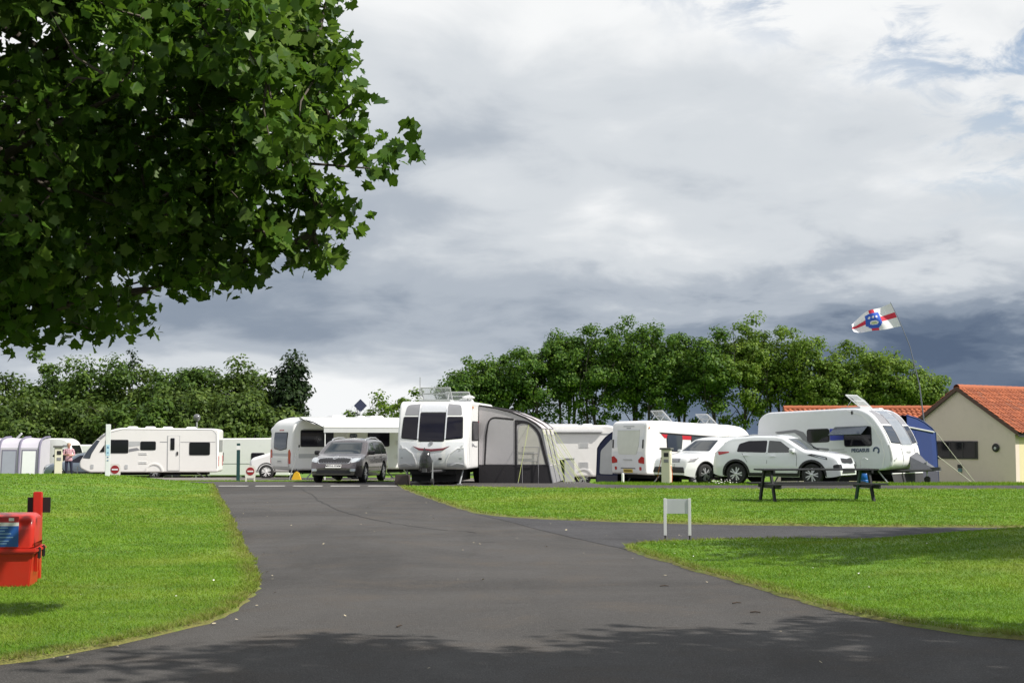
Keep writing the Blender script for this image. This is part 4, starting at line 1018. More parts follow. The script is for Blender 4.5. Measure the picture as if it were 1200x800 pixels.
# --- A: long white caravan, door side to the camera
def caravan_long():
    c = (-18.05, 71.7); root = thing('touring_caravan', 'long white touring caravan with dark side windows and a door, standing side-on before the wood', 'caravan', (c[0], c[1], gz(*c)), math.atan2(-.10, -.995))
    prof = rprof([(-3.35, .30), (2.9, .30), (3.35, .52), (3.38, .80), (3.05, 1.35), (2.55, 1.95), (2.1, 2.32), (1.5, 2.50), (-3.1, 2.46), (-3.36, 2.40)], [.05, .15, .1, .12, .3, .3, .3, .4, .12, .06], 5)
    vs, fs = slab(prof, 1.14, .06); B = Body(root, 'body', vs, fs, M_cream)
    win(B, rpoly([(1.05, 1.27), (2.12, 1.27), (2.12, 1.88), (1.05, 1.88)], .06), 'L'); win(B, rpoly([(2.2, 1.32), (2.38, 1.32), (2.2, 1.62)], .02), 'L')
    win(B, rr(-.28, 1.42, .42, 1.80, .07), 'L'); win(B, rr(-2.92, 1.17, -1.96, 1.76, .08), 'L')
    B.dec('front_side_window', rpoly([(3.22, 1.02), (2.98, 1.40), (2.56, 1.90), (2.40, 1.86), (2.80, 1.20), (2.86, .98)], .05), 'L', M_winL, .012, .02, 2); B.dec('front_side_window', rpoly([(2.52, 1.95), (2.16, 2.25), (1.86, 2.36), (2.10, 2.16), (2.36, 1.92)], .03), 'L', M_grey, .012, .02, 2)
    B.dec('graphic', rpoly([(.46, 1.40), (1.0, 1.30), (1.0, 1.45), (.6, 1.52)], .03), 'L', M_grey, .006, .02, 1); B.dec('graphic', rpoly([(.46, 1.62), (1.0, 1.55), (1.0, 1.83), (.46, 1.83)], .03), 'L', M_lgrey, .006, .02, 1)
    d = B.dec('door', rr(-1.45, .40, -.90, 2.10, .05), 'L', M_cream, .022, .04, 2); B.dec('door_outline', strip([(-1.47, .38), (-1.47, 2.12), (-.88, 2.12), (-.88, .38), (-1.47, .38)], .022), 'L', M_lgrey, .014, .03, 1, d)
    B.dec('door_pane', rr(-1.22, 1.40, -1.02, 1.99, .03), 'L', M_win, .04, .03, 1, d); B.dec('door_handle', rr(-1.40, 1.14, -1.32, 1.32, .03), 'L', M_black, .05, .03, 1, d)
    vent(B, .10, 1.16, .52, 1.28, 'L'); vent(B, .10, .72, .52, .84, 'L')
    for x, z in ((1.1, .58), (2.75, .60)): B.dec('service_flap', rr(x - .07, z - .1, x + .07, z + .1, .03), 'L', M_lgrey, .02, .03, 1)
    B.dec('rail_strip', strip([(-.85, 1.80), (-.5, 1.80)], .025), 'L', M_grey, .008, .02, 1); B.dec('rail_strip', strip([(-3.2, 1.79), (-1.5, 1.79)], .02), 'L', M_grey, .006, .02, 1)
    B.dec('awning_rail', strip([(-3.3, .5), (-3.24, 2.2), (-3.05, 2.40), (1.3, 2.43), (2.0, 2.24), (2.6, 1.7)], .03), 'L', M_lgrey, .008, .02, 3)
    B.dec('wheel_arch', strip(arc(-.25, .32, .40, 0, 180), .07), 'L', M_cream, .03, .05, 1)
    B.dec('front_window', rr(-.95, 1.12, .95, 2.0, .1), 'F', M_winL, .012, .03, 6); B.dec('front_trim', rr(-1.0, 2.04, 1.0, 2.34, .1), 'F', M_grey, .01, .03, 6)
    for s in (-1, 1): rear_lamp(B, rr(min(s * .9, s * 1.05), .6, max(s * .9, s * 1.05), 1.1, .03))
    B.dec('rear_window', rr(-.8, 1.3, .8, 1.9, .08), 'B', M_win, .015, .03, 2)
    for x, y in ((1.0, 0), (.1, .2), (-.7, -.2), (-1.9, .1)): roofvent(B, x, y, .5, .09)
    chassis(root, 6.4, 1.14, .34, True, -.25, .31, fx=2.9)
caravan_long()

# --- B: white caravan behind it, C2: coachbuilt motorhome half hidden
def caravan_back():
    c = (-15.6, 81); root = thing('touring_caravan', 'white caravan with two dark windows standing behind the green-banded post', 'caravan', (c[0], c[1], gz(*c)), math.pi - .02)
    prof = rprof([(-3.2, .35), (3.0, .35), (3.3, .9), (3.0, 1.8), (2.5, 2.42), (-3.1, 2.46), (-3.22, 2.3)], [.05, .15, .2, .4, .4, .1, .1], 5)
    vs, fs = slab(prof, 1.14, .06); B = Body(root, 'body', vs, fs, M_white)
    win(B, rr(.55, 1.15, 1.15, 1.65, .08), 'L'); win(B, rr(-1.75, 1.20, -1.05, 1.60, .08), 'L'); win(B, rr(1.8, 1.15, 2.6, 1.7, .08), 'L')
    B.dec('body_strip', strip([(-3.1, 1.02), (2.9, 1.02)], .03), 'L', M_grey, .008, .02, 2); B.dec('rear_window', rr(-.8, 1.3, .8, 1.9, .08), 'B', M_win, .015, .03, 2)
    chassis(root, 6.2, 1.14, .38, True, -.4, .31, fx=2.9)
caravan_back()

def coachbuilt():
    c = (-9.25, 67.4); root = thing('motorhome', 'white coachbuilt motorhome whose cab shows past the canopy caravan', 'motorhome', (c[0], c[1], gz(*c)), math.atan2(-.10, -.995))
    prof = rprof([(-3.4, .40), (1.1, .40), (1.1, 1.9), (2.0, 2.05), (2.08, 2.3), (1.6, 2.75), (1.1, 2.86), (-3.3, 2.86), (-3.42, 2.7)], [.05, .02, .03, .15, .15, .3, .2, .1, .1], 5)
    vs, fs = slab(prof, 1.13, .07); B = Body(root, 'body', vs, fs, M_cool)
    cab = rprof([(1.0, .32), (2.95, .32), (3.05, .75), (2.9, .98), (2.1, 1.22), (1.62, 1.98), (1.0, 1.98)], [0, .08, .12, .15, .1, .1, 0], 5)
    vs, fs = slab(cab, 1.0, .12); K = Body(root, 'cab', vs, fs, M_white)
    K.dec('windscreen', rpoly([(-.8, 1.28), (.8, 1.28), (.72, 1.85), (-.72, 1.85)], .06), 'F', M_wind, .01, .03, 4, K.o)
    for s in 'LR':
        K.dec('cab_window', rpoly([(1.1, 1.22), (1.88, 1.24), (1.55, 1.82), (1.1, 1.82)], .05), s, M_wind, .01, .03, 2, K.o); B.dec('window', rr(-1.6, 1.3, -.4, 1.85, .08), s, M_win, .015, .03, 2)
        K.dec('arch_trim', strip(arc(2.25, .34, .40, 0, 180), .05), s, M_under, .006, .03, 1, K.o)
    for s in (-1, 1):
        K.dec('headlight', rr(min(s * .55, s * .85), .78, max(s * .55, s * .85), .95, .06), 'F', M_lens, .01, .03, 3, K.o); rear_lamp(B, rr(min(s * .9, s * 1.05), .6, max(s * .9, s * 1.05), 1.2, .03))
        for x in (2.25, -1.7): wheel(root, x, s * .93, .34, .2, 5, side=s, rimmat=M_white)
    MB().box((-.8, 0, .42), (4.6, 1.6, .2)).build('underframe', M_under, root)
coachbuilt()

# --- C: continental caravan with roll-out canopy
def caravan_canopy():
    h = (.85, .53); c = (-7.1, 62.7); rz = math.atan2(h[1], h[0])
    root = thing('touring_caravan', 'white caravan with tall red tail lights, its side under a rolled-out white canopy', 'caravan', (c[0], c[1], gz(*c)), rz)
    prof = rprof([(-3.22, .45), (3.0, .45), (3.4, .9), (3.1, 1.8), (2.7, 2.5), (2.2, 2.70), (-2.1, 2.70), (-2.3, 2.62), (-2.9, 2.60), (-3.22, 2.30), (-3.3, 1.6), (-3.3, .75)], [.06, .1, .2, .3, .3, .2, .1, .1, .22, .22, .2, .15], 5)
    vs, fs = slab(prof, 1.15, .10); B = Body(root, 'body', vs, fs, M_white)
    win(B, rpoly([(-.66, 1.36), (0, 1.30), (.66, 1.36), (.70, 2.02), (-.70, 2.02)], .06), 'B', M_winL); B.dec('marker_lamp', rr(-.22, 2.12, .22, 2.16, .01), 'B', M_red, .02, .03, 1)
    for s in (-1, 1):
        rear_lamp(B, rpoly([(s * .88, .72), (s * 1.08, .72), (s * 1.10, 1.20), (s * 1.0, 1.34), (s * .88, 1.26)], .05)); B.dec('reflector', rr(min(s * .62, s * .80), .70, max(s * .62, s * .80), .78, .02), 'B', M_amber, .03, .03, 1)
    B.dec('grey_band', rr(-.86, 1.04, .86, 1.16, .02), 'B', M_lgrey, .008, .02, 2); B.dec('bumper', rr(-.9, .60, .9, .96, .06), 'B', M_white, .05, .06, 2)
    p = B.dec('number_plate', rr(-.26, .76, .26, .88, .01), 'B', M_plateW, .062, .02, 1); [B.dec('plate_character', rr(-.2 + .065 * k, .79, -.165 + .065 * k, .85, .005), 'B', M_grey, .066, .01, 1, p) for k in range(6)]
    win(B, rr(-2.85, 1.46, -1.38, 2.12, .08), 'R'); win(B, rr(.3, 1.46, 1.3, 2.05, .08), 'R')
    B.dec('side_panel', rpoly([(-2.95, .96), (-1.9, .96), (-1.9, 1.14), (-2.95, 1.14)], .02), 'R', M_lgrey, .008, .02, 1)
    B.dec('window_rail', rr(-2.75, 2.16, -.2, 2.20, .01), 'R', M_lgrey, .02, .03, 1)
    d = B.dec('door', rr(-.75, .52, -.1, 2.3, .06), 'R', M_cream, .025, .04, 2); B.dec('door_pane', rr(-.6, 1.45, -.25, 2.0, .05), 'R', M_winL, .04, .03, 1, d)
    vent(B, 1.6, .9, 2.1, 1.1, 'R'); vent(B, 1.6, 1.5, 2.1, 1.7, 'R')
    chassis(root, 6.0, 1.15, .48, True, -.2, .33, fx=3.0)
    for x, y in ((-.6, .2), (1.2, .1)): roofvent(B, x, y, .7, .10)
    o = MB(); o.tube([(.2, -.55, 2.68), (.2, -.55, 2.98)], .03, 8); o.box((.2, -.55, 2.73), (.5, .4, .09), None, .6); o.build('dish_mast', M_lgrey, root, 40)
    s = MB(); a = .29; s.box((.2, -.55, 3.22), (.05, a * 1.42, a * 1.42), Matrix.Rotation(R(56), 3, 'Z') @ Matrix.Rotation(R(45), 3, 'X')); s.build('satellite_dish', pm('dish_navy', (0.02, 0.025, 0.06), .5), root, None, .008)
    # roll-out canopy (stays with the caravan): cassette, fabric in lengths, front rail, arms, legs
    MB().box((-.15, -1.22, 2.64), (5.6, .13, .13)).build('canopy_cassette', M_lgrey, root, None, .02)
    n = 8; y0, y1, z0, z1 = -1.24, -3.5, 2.66, 2.27; vs, fs = [], []
    for i in range(13):
        x = -2.9 + 5.6 * i / 12
        for j in range(n + 1):
            t = j / n; vs.append((x, y0 + (y1 - y0) * t, z0 + (z1 - z0) * t - .05 * math.sin(math.pi * t) - .012 * math.sin(i * 1.7) * math.sin(math.pi * t)))
    for i in range(12):
        for j in range(n): a = i * (n + 1) + j; fs.append((a, a + n + 1, a + n + 2, a + 1))
    mo('canopy_fabric', vs, fs, M_cloth, root, 180)
    r_ = MB(); r_.box((-.1, -3.54, 2.27), (5.64, .09, .11)); r_.build('canopy_front_rail', M_white, root, None, .02)
    vv = MB(); vv.box((-.1, -3.56, 2.13), (5.6, .012, .20)); vv.build('canopy_valance', M_lgrey, root)
    for x in (-2.86, 2.64):
        MB().tube([(x, -1.26, 2.60), (x, -2.4, 2.46), (x, -3.5, 2.22)], .028, 8).build('canopy_arm', M_black, root, 60)
        MB().tube([(x + .04, -3.5, 2.24), (x + .04, -3.52, .02)], .022, 8).build('canopy_leg', M_white, root, 60)
caravan_canopy()

# --- E: main caravan, front end on
def caravan_front():
    h = (-.135, -.99); c = (-2.25, 49.42); root = thing('touring_caravan', 'white caravan seen front-on with three tinted front windows and a maroon smile stripe', 'caravan', (c[0], c[1], float(zt(c[0], 48.6))), math.atan2(h[1], h[0]))
    prof = rprof([(-3.0, .50), (2.72, .50), (2.92, .62), (2.98, 1.05), (2.90, 1.45), (2.60, 2.22), (2.36, 2.62), (2.1, 2.74), (-2.8, 2.74), (-3.02, 2.55)], [.06, .1, .1, .3, .3, .3, .14, .12, .15, .1], 6)
    def warp(v):
        e = max(0, (v.x - 1.9) / 1.1); v = v.copy(); v.x -= .16 * e * (v.y / 1.18) ** 2; v.y *= 1 - .035 * e ** 2; return v
    vs, fs = slab(prof, 1.18, .08, warp=warp); B = Body(root, 'body', vs, fs, M_white)
    B.dec('front_panel', rpoly([(-1.06, .56), (1.06, .56), (1.08, 1.40), (-1.08, 1.40)], .08), 'F', M_cool, .004, .02, 8)
    for s in (-1, 1):
        win(B, rpoly([(s * .49, 1.49), (s * 1.0, 1.54), (s * .97, 2.20), (s * .50, 2.20)], .05), 'F')
        B.dec('upper_panel', rpoly([(s * .48, 2.28), (s * .96, 2.28), (s * .90, 2.62), (s * .47, 2.66)], [.02, .04, .1, .03]), 'F', M_grey, .012, .03, 5)
        B.dec('silver_flank', rpoly([(s * .52, .58), (s * 1.08, .58), (s * 1.08, 1.18), (s * .86, 1.17), (s * .64, 1.0), (s * .54, .80)], [.03, .05, .05, .2, .2, .1]), 'F', M_silver, .010, .03, 5)
        B.dec('piping', strip([(s * 1.08, 1.21), (s * .86, 1.19), (s * .63, 1.02), (s * .52, .80), (s * .49, .58)], .030), 'F', M_white, .026, .03, 3)
        B.dec('piping', strip([(s * 1.06, .66), (s * .85, .70), (s * .64, .62)], .022), 'F', M_white, .028, .03, 3)
        B.dec('grab_handle', rpoly([(s * .92, 1.10), (s * 1.02, 1.18), (s * 1.04, 1.30), (s * 1.0, 1.30)], .02), 'F', M_lgrey, .03, .04, 2)
        B.dec('marker_lamp', rr(min(s * .95, s * 1.02), .86, max(s * .95, s * 1.02), .90, .01), 'F', M_lens, .02, .03, 1)
        B.dec('pane_divider', strip([(s * .455, 2.68), (s * .455, 1.50)], .04), 'F', M_silver, .028, .03, 5)
    win(B, rpoly([(-.40, 1.44), (.40, 1.44), (.41, 2.34), (-.41, 2.34)], .05), 'F')
    B.dec('upper_panel', rpoly([(-.42, 2.38), (.42, 2.38), (.42, 2.66), (-.42, 2.66)], .04), 'F', M_silver, .012, .03, 5)
    B.dec('smile_stripe', rpoly([(-.62, 1.27), (-.4, 1.20), (0, 1.17), (.4, 1.20), (.62, 1.27), (.4, 1.13), (0, 1.09), (-.4, 1.13)], .02), 'F', M_maroon, .022, .03, 3)
    B.dec('badge', [(.06 * math.cos(a), 1.36 + .06 * math.sin(a)) for a in np.linspace(0, 6.283, 18)[:-1]], 'F', M_grey, .03, .03, 1)
    B.dec('locker_latch', rr(.26, .82, .36, .88, .01), 'F', M_black, .03, .03, 1)
    win(B, rr(.55, 1.47, 1.75, 2.06, .1), 'L'); B.dec('red_graphic', rpoly([(.35, 1.66), (.52, 1.66), (.52, 2.1), (.35, 2.04)], .03), 'L', M_redgfx, .01, .02, 1)
    win(B, rr(.8, 1.47, 1.75, 2.06, .1), 'R'); win(B, rr(-1.8, 1.47, -.9, 2.06, .1), 'R')
    B.dec('script_graphic', strip([(1.62, 1.24), (1.5, 1.33), (1.38, 1.27), (1.2, 1.25), (.7, 1.24)], .022), 'L', M_grey, .008, .02, 1); B.dec('script_graphic', rr(1.7, 1.24, 1.73, 1.36, .01), 'L', M_grey, .008, .02, 1)
    for s in 'LR': B.dec('corner_rail', strip([(2.2, .55), (2.30, 1.3), (2.16, 2.1), (1.95, 2.6)], .035), s, M_white, .01, .02, 2)
    B.dec('lamp', rr(1.7, 2.50, 1.76, 2.58, .01), 'L', M_amber, .03, .03, 1)
    d = B.dec('door', rr(-.9, .55, -.25, 2.4, .06), 'L', M_white, .025, .04, 2); B.dec('door_pane', rr(-.75, 1.5, -.4, 2.1, .05), 'L', M_win, .04, .03, 1, d)
    B.dec('rear_window', rr(-.8, 1.5, .8, 2.1, .08), 'B', M_win, .015, .03, 2)
    for s in (-1, 1): rear_lamp(B, rr(min(s * .9, s * 1.08), .7, max(s * .9, s * 1.08), 1.3, .03))
    chassis(root, 6.0, 1.18, .52, True, -.3, .33, fx=2.75)
    MB().box((1.0, 0, .30), (2.8, 1.5, .40)).build('underslung_locker', M_under, root)
    # quilted black hitch cover over the coupling
    hc = MB(); hc.lathe([(.05, 1.13), (.13, 1.09), (.17, .95), (.20, .80), (.22, .62), (.21, .50), (.17, .46)], 'z', (3.72, -.02, 0), 14); o = hc.build('hitch_cover', pm('hitch_black', (0.02, 0.02, 0.022), .22, coat=.4, bump=.8, bscale=9), root, 60)
    for v in o.data.vertices: v.co.x += .05 * math.sin(v.co.z * 21); v.co.y += .03 * math.sin(v.co.z * 17 + v.co.x * 9)
    a = MB(); a.tube([(2.9, -.16, .95), (3.3, -.14, 1.2), (3.6, -.1, 1.12)], .018, 6); a.build('cable_loop', M_black, root, 60)
    rooflight(B, 1.75, -.05, .98, .60, 40, 1); rooflight(B, .9, .55, .8, .6, 26, 1); roofvent(B, .2, .7, .5, .14)
    m = MB(); m.tube([(.9, -.78, 2.7), (.9, -.78, 3.6)], .014, 6); m.build('aerial', M_galv, root, 60)
    mr = MB(); mr.tube([(1.2, .95, 2.74), (1.2, .95, 2.86)], .02, 6); mr.lathe([(.02, 2.84), (.20, 2.86), (.22, 2.90), (.12, 2.95), (.02, 2.97)], 'z', (1.2, .95, 0), 18); mr.build('aerial_dome', M_white, root, 50)
    s_ = MB(); s_.box((3.3, -.85, .17), (.36, .44, .34)); s_.build('step', pm('brown_box', (0.06, 0.045, 0.04), .8), root, None, .02)
caravan_front()

# --- G: white motorhome side-on behind the grey awning
def motorhome_side():
    c = (2.3, 66.0); root = thing('motorhome', 'white motorhome side-on with awning cassette, behind the grey awning', 'motorhome', (c[0], c[1], gz(*c)), 0)
    prof = rprof([(-3.3, .40), (1.9, .40), (2.95, .38), (3.12, .75), (3.05, 1.15), (2.75, 1.75), (2.55, 2.55), (2.2, 2.74), (-3.2, 2.74), (-3.32, 2.6)], [.05, .05, .12, .15, .2, .3, .2, .2, .08, .08], 5)
    vs, fs = slab(prof, 1.14, .08); B = Body(root, 'body', vs, fs, M_cream)
    MB().box((-.3, -1.23, 2.48), (4.3, .16, .17)).build('awning_cassette', M_white, root, None, .04)
    B.dec('cassette_rail', rr(-2.4, 2.34, 2.2, 2.38, .01), 'R', M_lgrey, .02, .03, 1)  # narrow light grey strip below the cassette
    d = B.dec('door', rr(-1.15, .48, -.50, 2.30, .06), 'R', M_cream, .025, .04, 2); B.dec('door_outline', strip([(-1.17, .46), (-1.17, 2.32), (-.48, 2.32), (-.48, .46)], .02), 'R', M_lgrey, .014, .03, 1, d); B.dec('door_handle', rr(-.70, 1.28, -.58, 1.40, .03), 'R', M_black, .05, .04, 1, d)
    B.dec('door_lamp', rr(-.38, 1.38, -.30, 1.48, .03), 'R', M_grey, .04, .05, 1)
    vent(B, .75, 1.72, 1.20, 1.95, 'R'); vent(B, .75, .72, 1.20, 1.08, 'R'); win(B, rr(-2.6, 1.3, -1.6, 1.9, .08), 'R')
    B.dec('service_flap', rr(.2, .8, .55, 1.1, .03), 'R', M_cream, .02, .03, 1)
    B.dec('arch_trim', strip(arc(.95, .34, .42, 0, 180), .08), 'R', M_white, .03, .04, 1)
    B.dec('windscreen', rr(-.85, 1.35, .85, 2.2, .1), 'F', M_wind, .01, .03, 4); B.dec('rear_window', rr(-.7, 1.4, .7, 2.0, .1), 'B', M_win, .01, .03, 2)
    for x in (.95, -2.2):
        for s in (1, -1): wheel(root, x, s * 1.0, .34, .2, 5, side=s)
    MB().box((-.3, 0, .40), (5.6, 1.7, .22)).build('underframe', M_under, root)
    q = MB(); q.box((-2.1, -.2, 2.80), (.9, .7, .16), None, .8); q.build('roof_vent', M_white, root, None, .03)
    for x in (-.4, 1.2): roofvent(B, x, .1, .5, .08)
    MB().box((-.8, -1.0, 2.77), (3.0, .05, .05)).build('roof_rail', M_white, root)
    # folding cupboard by the wheel
    t = thing('camp_cupboard', 'pale folding camp cupboard standing open beside the side-on motorhome', 'cupboard', (2.35, 63.6, gz(2.35, 63.6)), 0)
    MB().box((.20, 0, .62), (.44, .45, 1.15)).build('cabinet', M_lgrey, t, None, .015); MB().box((-.22, -.05, .6), (.38, .03, 1.1)).build('open_door', pm('green_lining', (0.05, 0.08, 0.03), .8), t)
    MB().box((-.05, 0, 1.22), (.98, .5, .03)).build('top', M_lgrey, t)
motorhome_side()

# --- I: white caravan with red window graphics
def caravan_red():
    h = (.85, .53); c = (7.15, 59.4); g0, g1 = gz(4.9, 57.6), gz(9.0, 60.9)
    root = thing('touring_caravan', 'white caravan with red and black window graphics and a yellow rear plate', 'caravan', (c[0], c[1], (g0 + g1) / 2), math.atan2(h[1], h[0]), None, R(2.0))
    prof = rprof([(-2.88, .45), (2.6, .45), (2.95, .8), (2.9, 1.5), (2.6, 2.2), (2.2, 2.52), (1.6, 2.60), (-2.7, 2.62), (-2.9, 2.5), (-2.95, 1.3)], [.06, .1, .2, .3, .3, .3, .3, .12, .08, .2], 5)
    vs, fs = slab(prof, 1.15, .07); B = Body(root, 'body', vs, fs, M_white)
    B.dec('rear_panel', rpoly([(-1.06, .60), (1.06, .60), (1.04, 2.50), (-1.04, 2.50)], .1), 'B', M_cool, .006, .02, 3)
    B.dec('rear_recess', rpoly([(-.60, 1.25), (.60, 1.25), (.74, 1.70), (.74, 2.25), (-.74, 2.25), (-.74, 1.70)], .08), 'B', pm('rear_inset', (0.60, 0.62, 0.56), .4), .016, .03, 2)
    B.dec('recess_rail', rr(-.74, 2.22, .74, 2.27, .02), 'B', M_cool, .03, .04, 1); B.dec('rear_handle', rr(-.3, 1.02, .3, 1.06, .02), 'B', M_lgrey, .03, .04, 1)
    B.dec('faded_lettering', strip([(-.36, 2.39), (.36, 2.39)], .045), 'B', M_lgrey, .014, .02, 1); B.dec('faded_lettering', strip([(-.14, 2.31), (.14, 2.31)], .025), 'B', M_grey, .014, .02, 1)
    for s in (-1, 1):
        rear_lamp(B, rpoly([(s * .72, .92), (s * 1.08, .88), (s * 1.10, 1.14), (s * .94, 1.18), (s * .72, 1.04)], .04)); B.dec('fog_lamp', rr(min(s * .76, s * .9), .62, max(s * .76, s * .9), .76, .05), 'B', M_red, .02, .03, 1)
        B.dec('lamp_guard', rr(min(s * .98, s * 1.04), 1.50, max(s * .98, s * 1.04), 1.85, .02), 'B', M_black, .03, .04, 1)
    pl = B.dec('number_plate', rr(-.30, .52, .30, .66, .01), 'B', M_plateY, .03, .04, 1); B.dec('plate_recess', rpoly([(-.55, .47), (.55, .47), (.48, .72), (-.48, .72)], .02), 'B', M_grey, .016, .03, 1)
    for k in range(7): B.dec('plate_character', rr(-.25 + .075 * k, .56, -.21 + .075 * k, .63, .005), 'B', M_ink, .034, .01, 1, pl)
    B.dec('marker_lamp', rr(-2.78, 2.30, -2.74, 2.36, .01), 'R', M_amber, .03, .03, 1)
    B.dec('black_band', rpoly([(-2.25, 2.17), (2.3, 2.07), (2.25, 1.98), (.5, 1.98), (-.0, 2.06), (-2.15, 2.10)], .02), 'R', M_black, .008, .02, 3)
    B.dec('red_graphic', rpoly([(-2.15, 2.10), (-1.80, 2.09), (-1.80, 1.94), (-1.98, 1.95)], .02), 'R', M_redgfx, .010, .02, 1); B.dec('red_graphic', rpoly([(-1.08, 2.08), (-.60, 2.07), (-.60, 1.92), (-1.08, 1.92)], .01), 'R', M_redgfx, .010, .02, 1)
    B.dec('red_graphic', rpoly([(.45, 2.04), (.95, 2.03), (.88, 1.88), (.60, 1.78)], .02), 'R', M_redgfx, .012, .02, 1); B.dec('black_graphic', rpoly([(.22, 2.04), (.50, 2.0), (.72, 1.72), (.55, 1.74)], .02), 'R', M_black, .010, .02, 1); B.dec('red_graphic', rpoly([(1.6, 2.02), (1.95, 2.01), (1.9, 1.92), (1.7, 1.92)], .02), 'R', M_redgfx, .012, .02, 1)
    win(B, rpoly([(-1.80, 1.46), (-1.12, 1.44), (-1.06, 2.07), (-1.86, 2.09)], .08), 'R', M_winL); win(B, rpoly([(-.52, 1.44), (.12, 1.46), (.20, 2.05), (-.60, 2.06)], .08), 'R', M_winL); win(B, rr(.9, 1.42, 1.9, 1.95, .08), 'R')
    B.dec('front_window', rr(-.9, 1.4, .9, 2.2, .1), 'F', M_win, .015, .03, 4)
    chassis(root, 5.6, 1.15, .48, True, -.2, .32, fx=2.6)
    rooflight(B, -1.35, .0, .75, .62, 40, -1); rooflight(B, 1.05, .0, .75, .62, 36, -1)
    for x in (-.3, .3): roofvent(B, x, .2, .4, .06)
caravan_red()

# --- L: white caravan with swept front and blue lettering
def caravan_swept():
    h = (.755, -.656); c = (11.88, 51.64); root = thing('touring_caravan', 'white caravan with swept three-pane front and dark swoosh graphic, beside the gabled building', 'caravan', (c[0], c[1], float(zt(*c)) - .035), math.atan2(h[1], h[0]), None, R(-1.6))
    prof = rprof([(-2.68, .47), (2.35, .47), (2.68, .58), (2.74, .85), (2.66, 1.30), (2.36, 1.92), (1.95, 2.42), (1.5, 2.63), (.9, 2.66), (-2.3, 2.64), (-2.66, 2.40), (-2.74, 1.5)], [.08, .1, .1, .2, .3, .35, .3, .3, .3, .35, .25, .2], 6)
    def warp(v):
        e = max(0, (v.x - 1.2) / 1.5); v = v.copy(); v.x -= .14 * e * (v.y / 1.15) ** 2; v.y *= 1 - .03 * e ** 2; return v
    vs, fs = slab(prof, 1.15, .08, warp=warp); B = Body(root, 'body', vs, fs, M_cool)
    B.dec('front_panel', rpoly([(-1.05, .54), (1.05, .54), (1.08, 1.30), (-1.08, 1.30)], .08), 'F', M_white, .006, .02, 8)
    for s in (-1, 1):
        f = win(B, rpoly([(s * .48, 1.40), (s * 1.0, 1.44), (s * .97, 2.0), (s * .48, 2.0)], .05), 'F', M_winL if s < 0 else M_win)
        B.dec('upper_panel', rpoly([(s * .48, 2.07), (s * .97, 2.07), (s * .92, 2.54), (s * .48, 2.58)], .03), 'F', M_grey, .012, .03, 6)
        B.dec('window_surround', strip([(s * 1.03, 1.38), (s * 1.03, 2.03), (s * .45, 2.03)], .04), 'F', M_white, .03, .04, 4); B.dec('pane_divider', strip([(s * .43, 1.36), (s * .43, 2.60)], .05), 'F', M_grey, .03, .04, 6)
        B.dec('grab_handle', rpoly([(s * .86, .86), (s * 1.0, .78), (s * 1.02, .82), (s * .88, .92)], .02), 'F', M_lgrey, .03, .04, 2); B.dec('front_edge_trim', strip([(s * 1.10, .60), (s * 1.10, 1.34)], .03), 'F', M_lgrey, .02, .03, 3)
    B.dec('front_window', rpoly([(-.40, 1.34), (.40, 1.34), (.40, 2.58), (-.40, 2.58)], .05), 'F', glass_mat('sky_reflection_acrylic', (0.22, 0.24, 0.27), .08, spec=.6), .02, .03, 8)  # pane colour paled to paint in the bright sky it reflects
    B.dec('locker_seam', strip([(-.5, 1.22), (-.46, .60)], .014), 'F', M_grey, .02, .03, 3); B.dec('locker_seam', strip([(.5, 1.22), (.46, .60)], .014), 'F', M_grey, .02, .03, 3)
    B.dec('latch', [(.35 + .03 * math.cos(a), .84 + .03 * math.sin(a)) for a in np.linspace(0, 6.283, 10)[:-1]], 'F', M_black, .03, .03, 1)
    text_mesh('lettering', 'BAILEY', .13, M_lgrey, root, face_mtx((B.hit(0, 1.08, 'F')[0].x + .02, 0, 1.08), 'F'), .004)
    for s in 'LR':
        B.dec('edge_rail', strip([(2.22, .55), (2.32, 1.0), (2.22, 1.5), (1.92, 2.0), (1.55, 2.40), (1.0, 2.58)], .045), s, M_white, .012, .03, 4)
    win(B, rr(.84, 1.34, 1.84, 1.98, .08), 'R'); win(B, rr(-.62, 1.52, .22, 1.95, .1), 'R'); B.dec('blue_screen', rr(.27, 1.55, .80, 1.96, .02), 'R', pm('royal_blue', (0.03, 0.05, 0.42), .5), .01, .02, 1)
    # propped-open top-hinged pane
    q = B.hit(1.2, 1.98, 'R')[0]; fl = MB(); a = R(62); yy, zz = q.y - .03, 2.0; ll = .60
    fl.add([(.5, yy, zz), (1.75, yy, zz), (1.75, yy - ll * math.sin(a), zz - ll * math.cos(a)), (.5, yy - ll * math.sin(a), zz - ll * math.cos(a)), (.5, yy - .015, zz + .02), (1.75, yy - .015, zz + .02), (1.75, yy - ll * math.sin(a) - .01, zz - ll * math.cos(a) + .02), (.5, yy - ll * math.sin(a) - .01, zz - ll * math.cos(a) + .02)],
           [(0, 1, 2, 3), (7, 6, 5, 4), (0, 4, 5, 1), (1, 5, 6, 2), (2, 6, 7, 3), (3, 7, 4, 0)]); fl.build('open_pane', M_winL, root)
    B.dec('swoosh_graphic', rpoly([(-1.95, 1.92), (-1.1, 1.98), (-.78, 1.88), (-.38, 1.32), (.2, 1.27), (.2, 1.20), (-.52, 1.20), (-.92, 1.72), (-1.15, 1.87), (-1.8, 1.84)], .03), 'R', M_grey, .008, .02, 2)
    B.dec('swoosh_graphic', rpoly([(-1.95, 1.92), (-1.8, 1.86), (-1.5, 1.46), (-1.65, 1.50)], .02), 'R', M_lgrey, .008, .02, 1); B.dec('grey_graphic', rpoly([(-.72, 1.66), (-.88, 1.54), (-.68, 1.54), (-.70, 1.86)], .02), 'R', M_lgrey, .006, .02, 1)
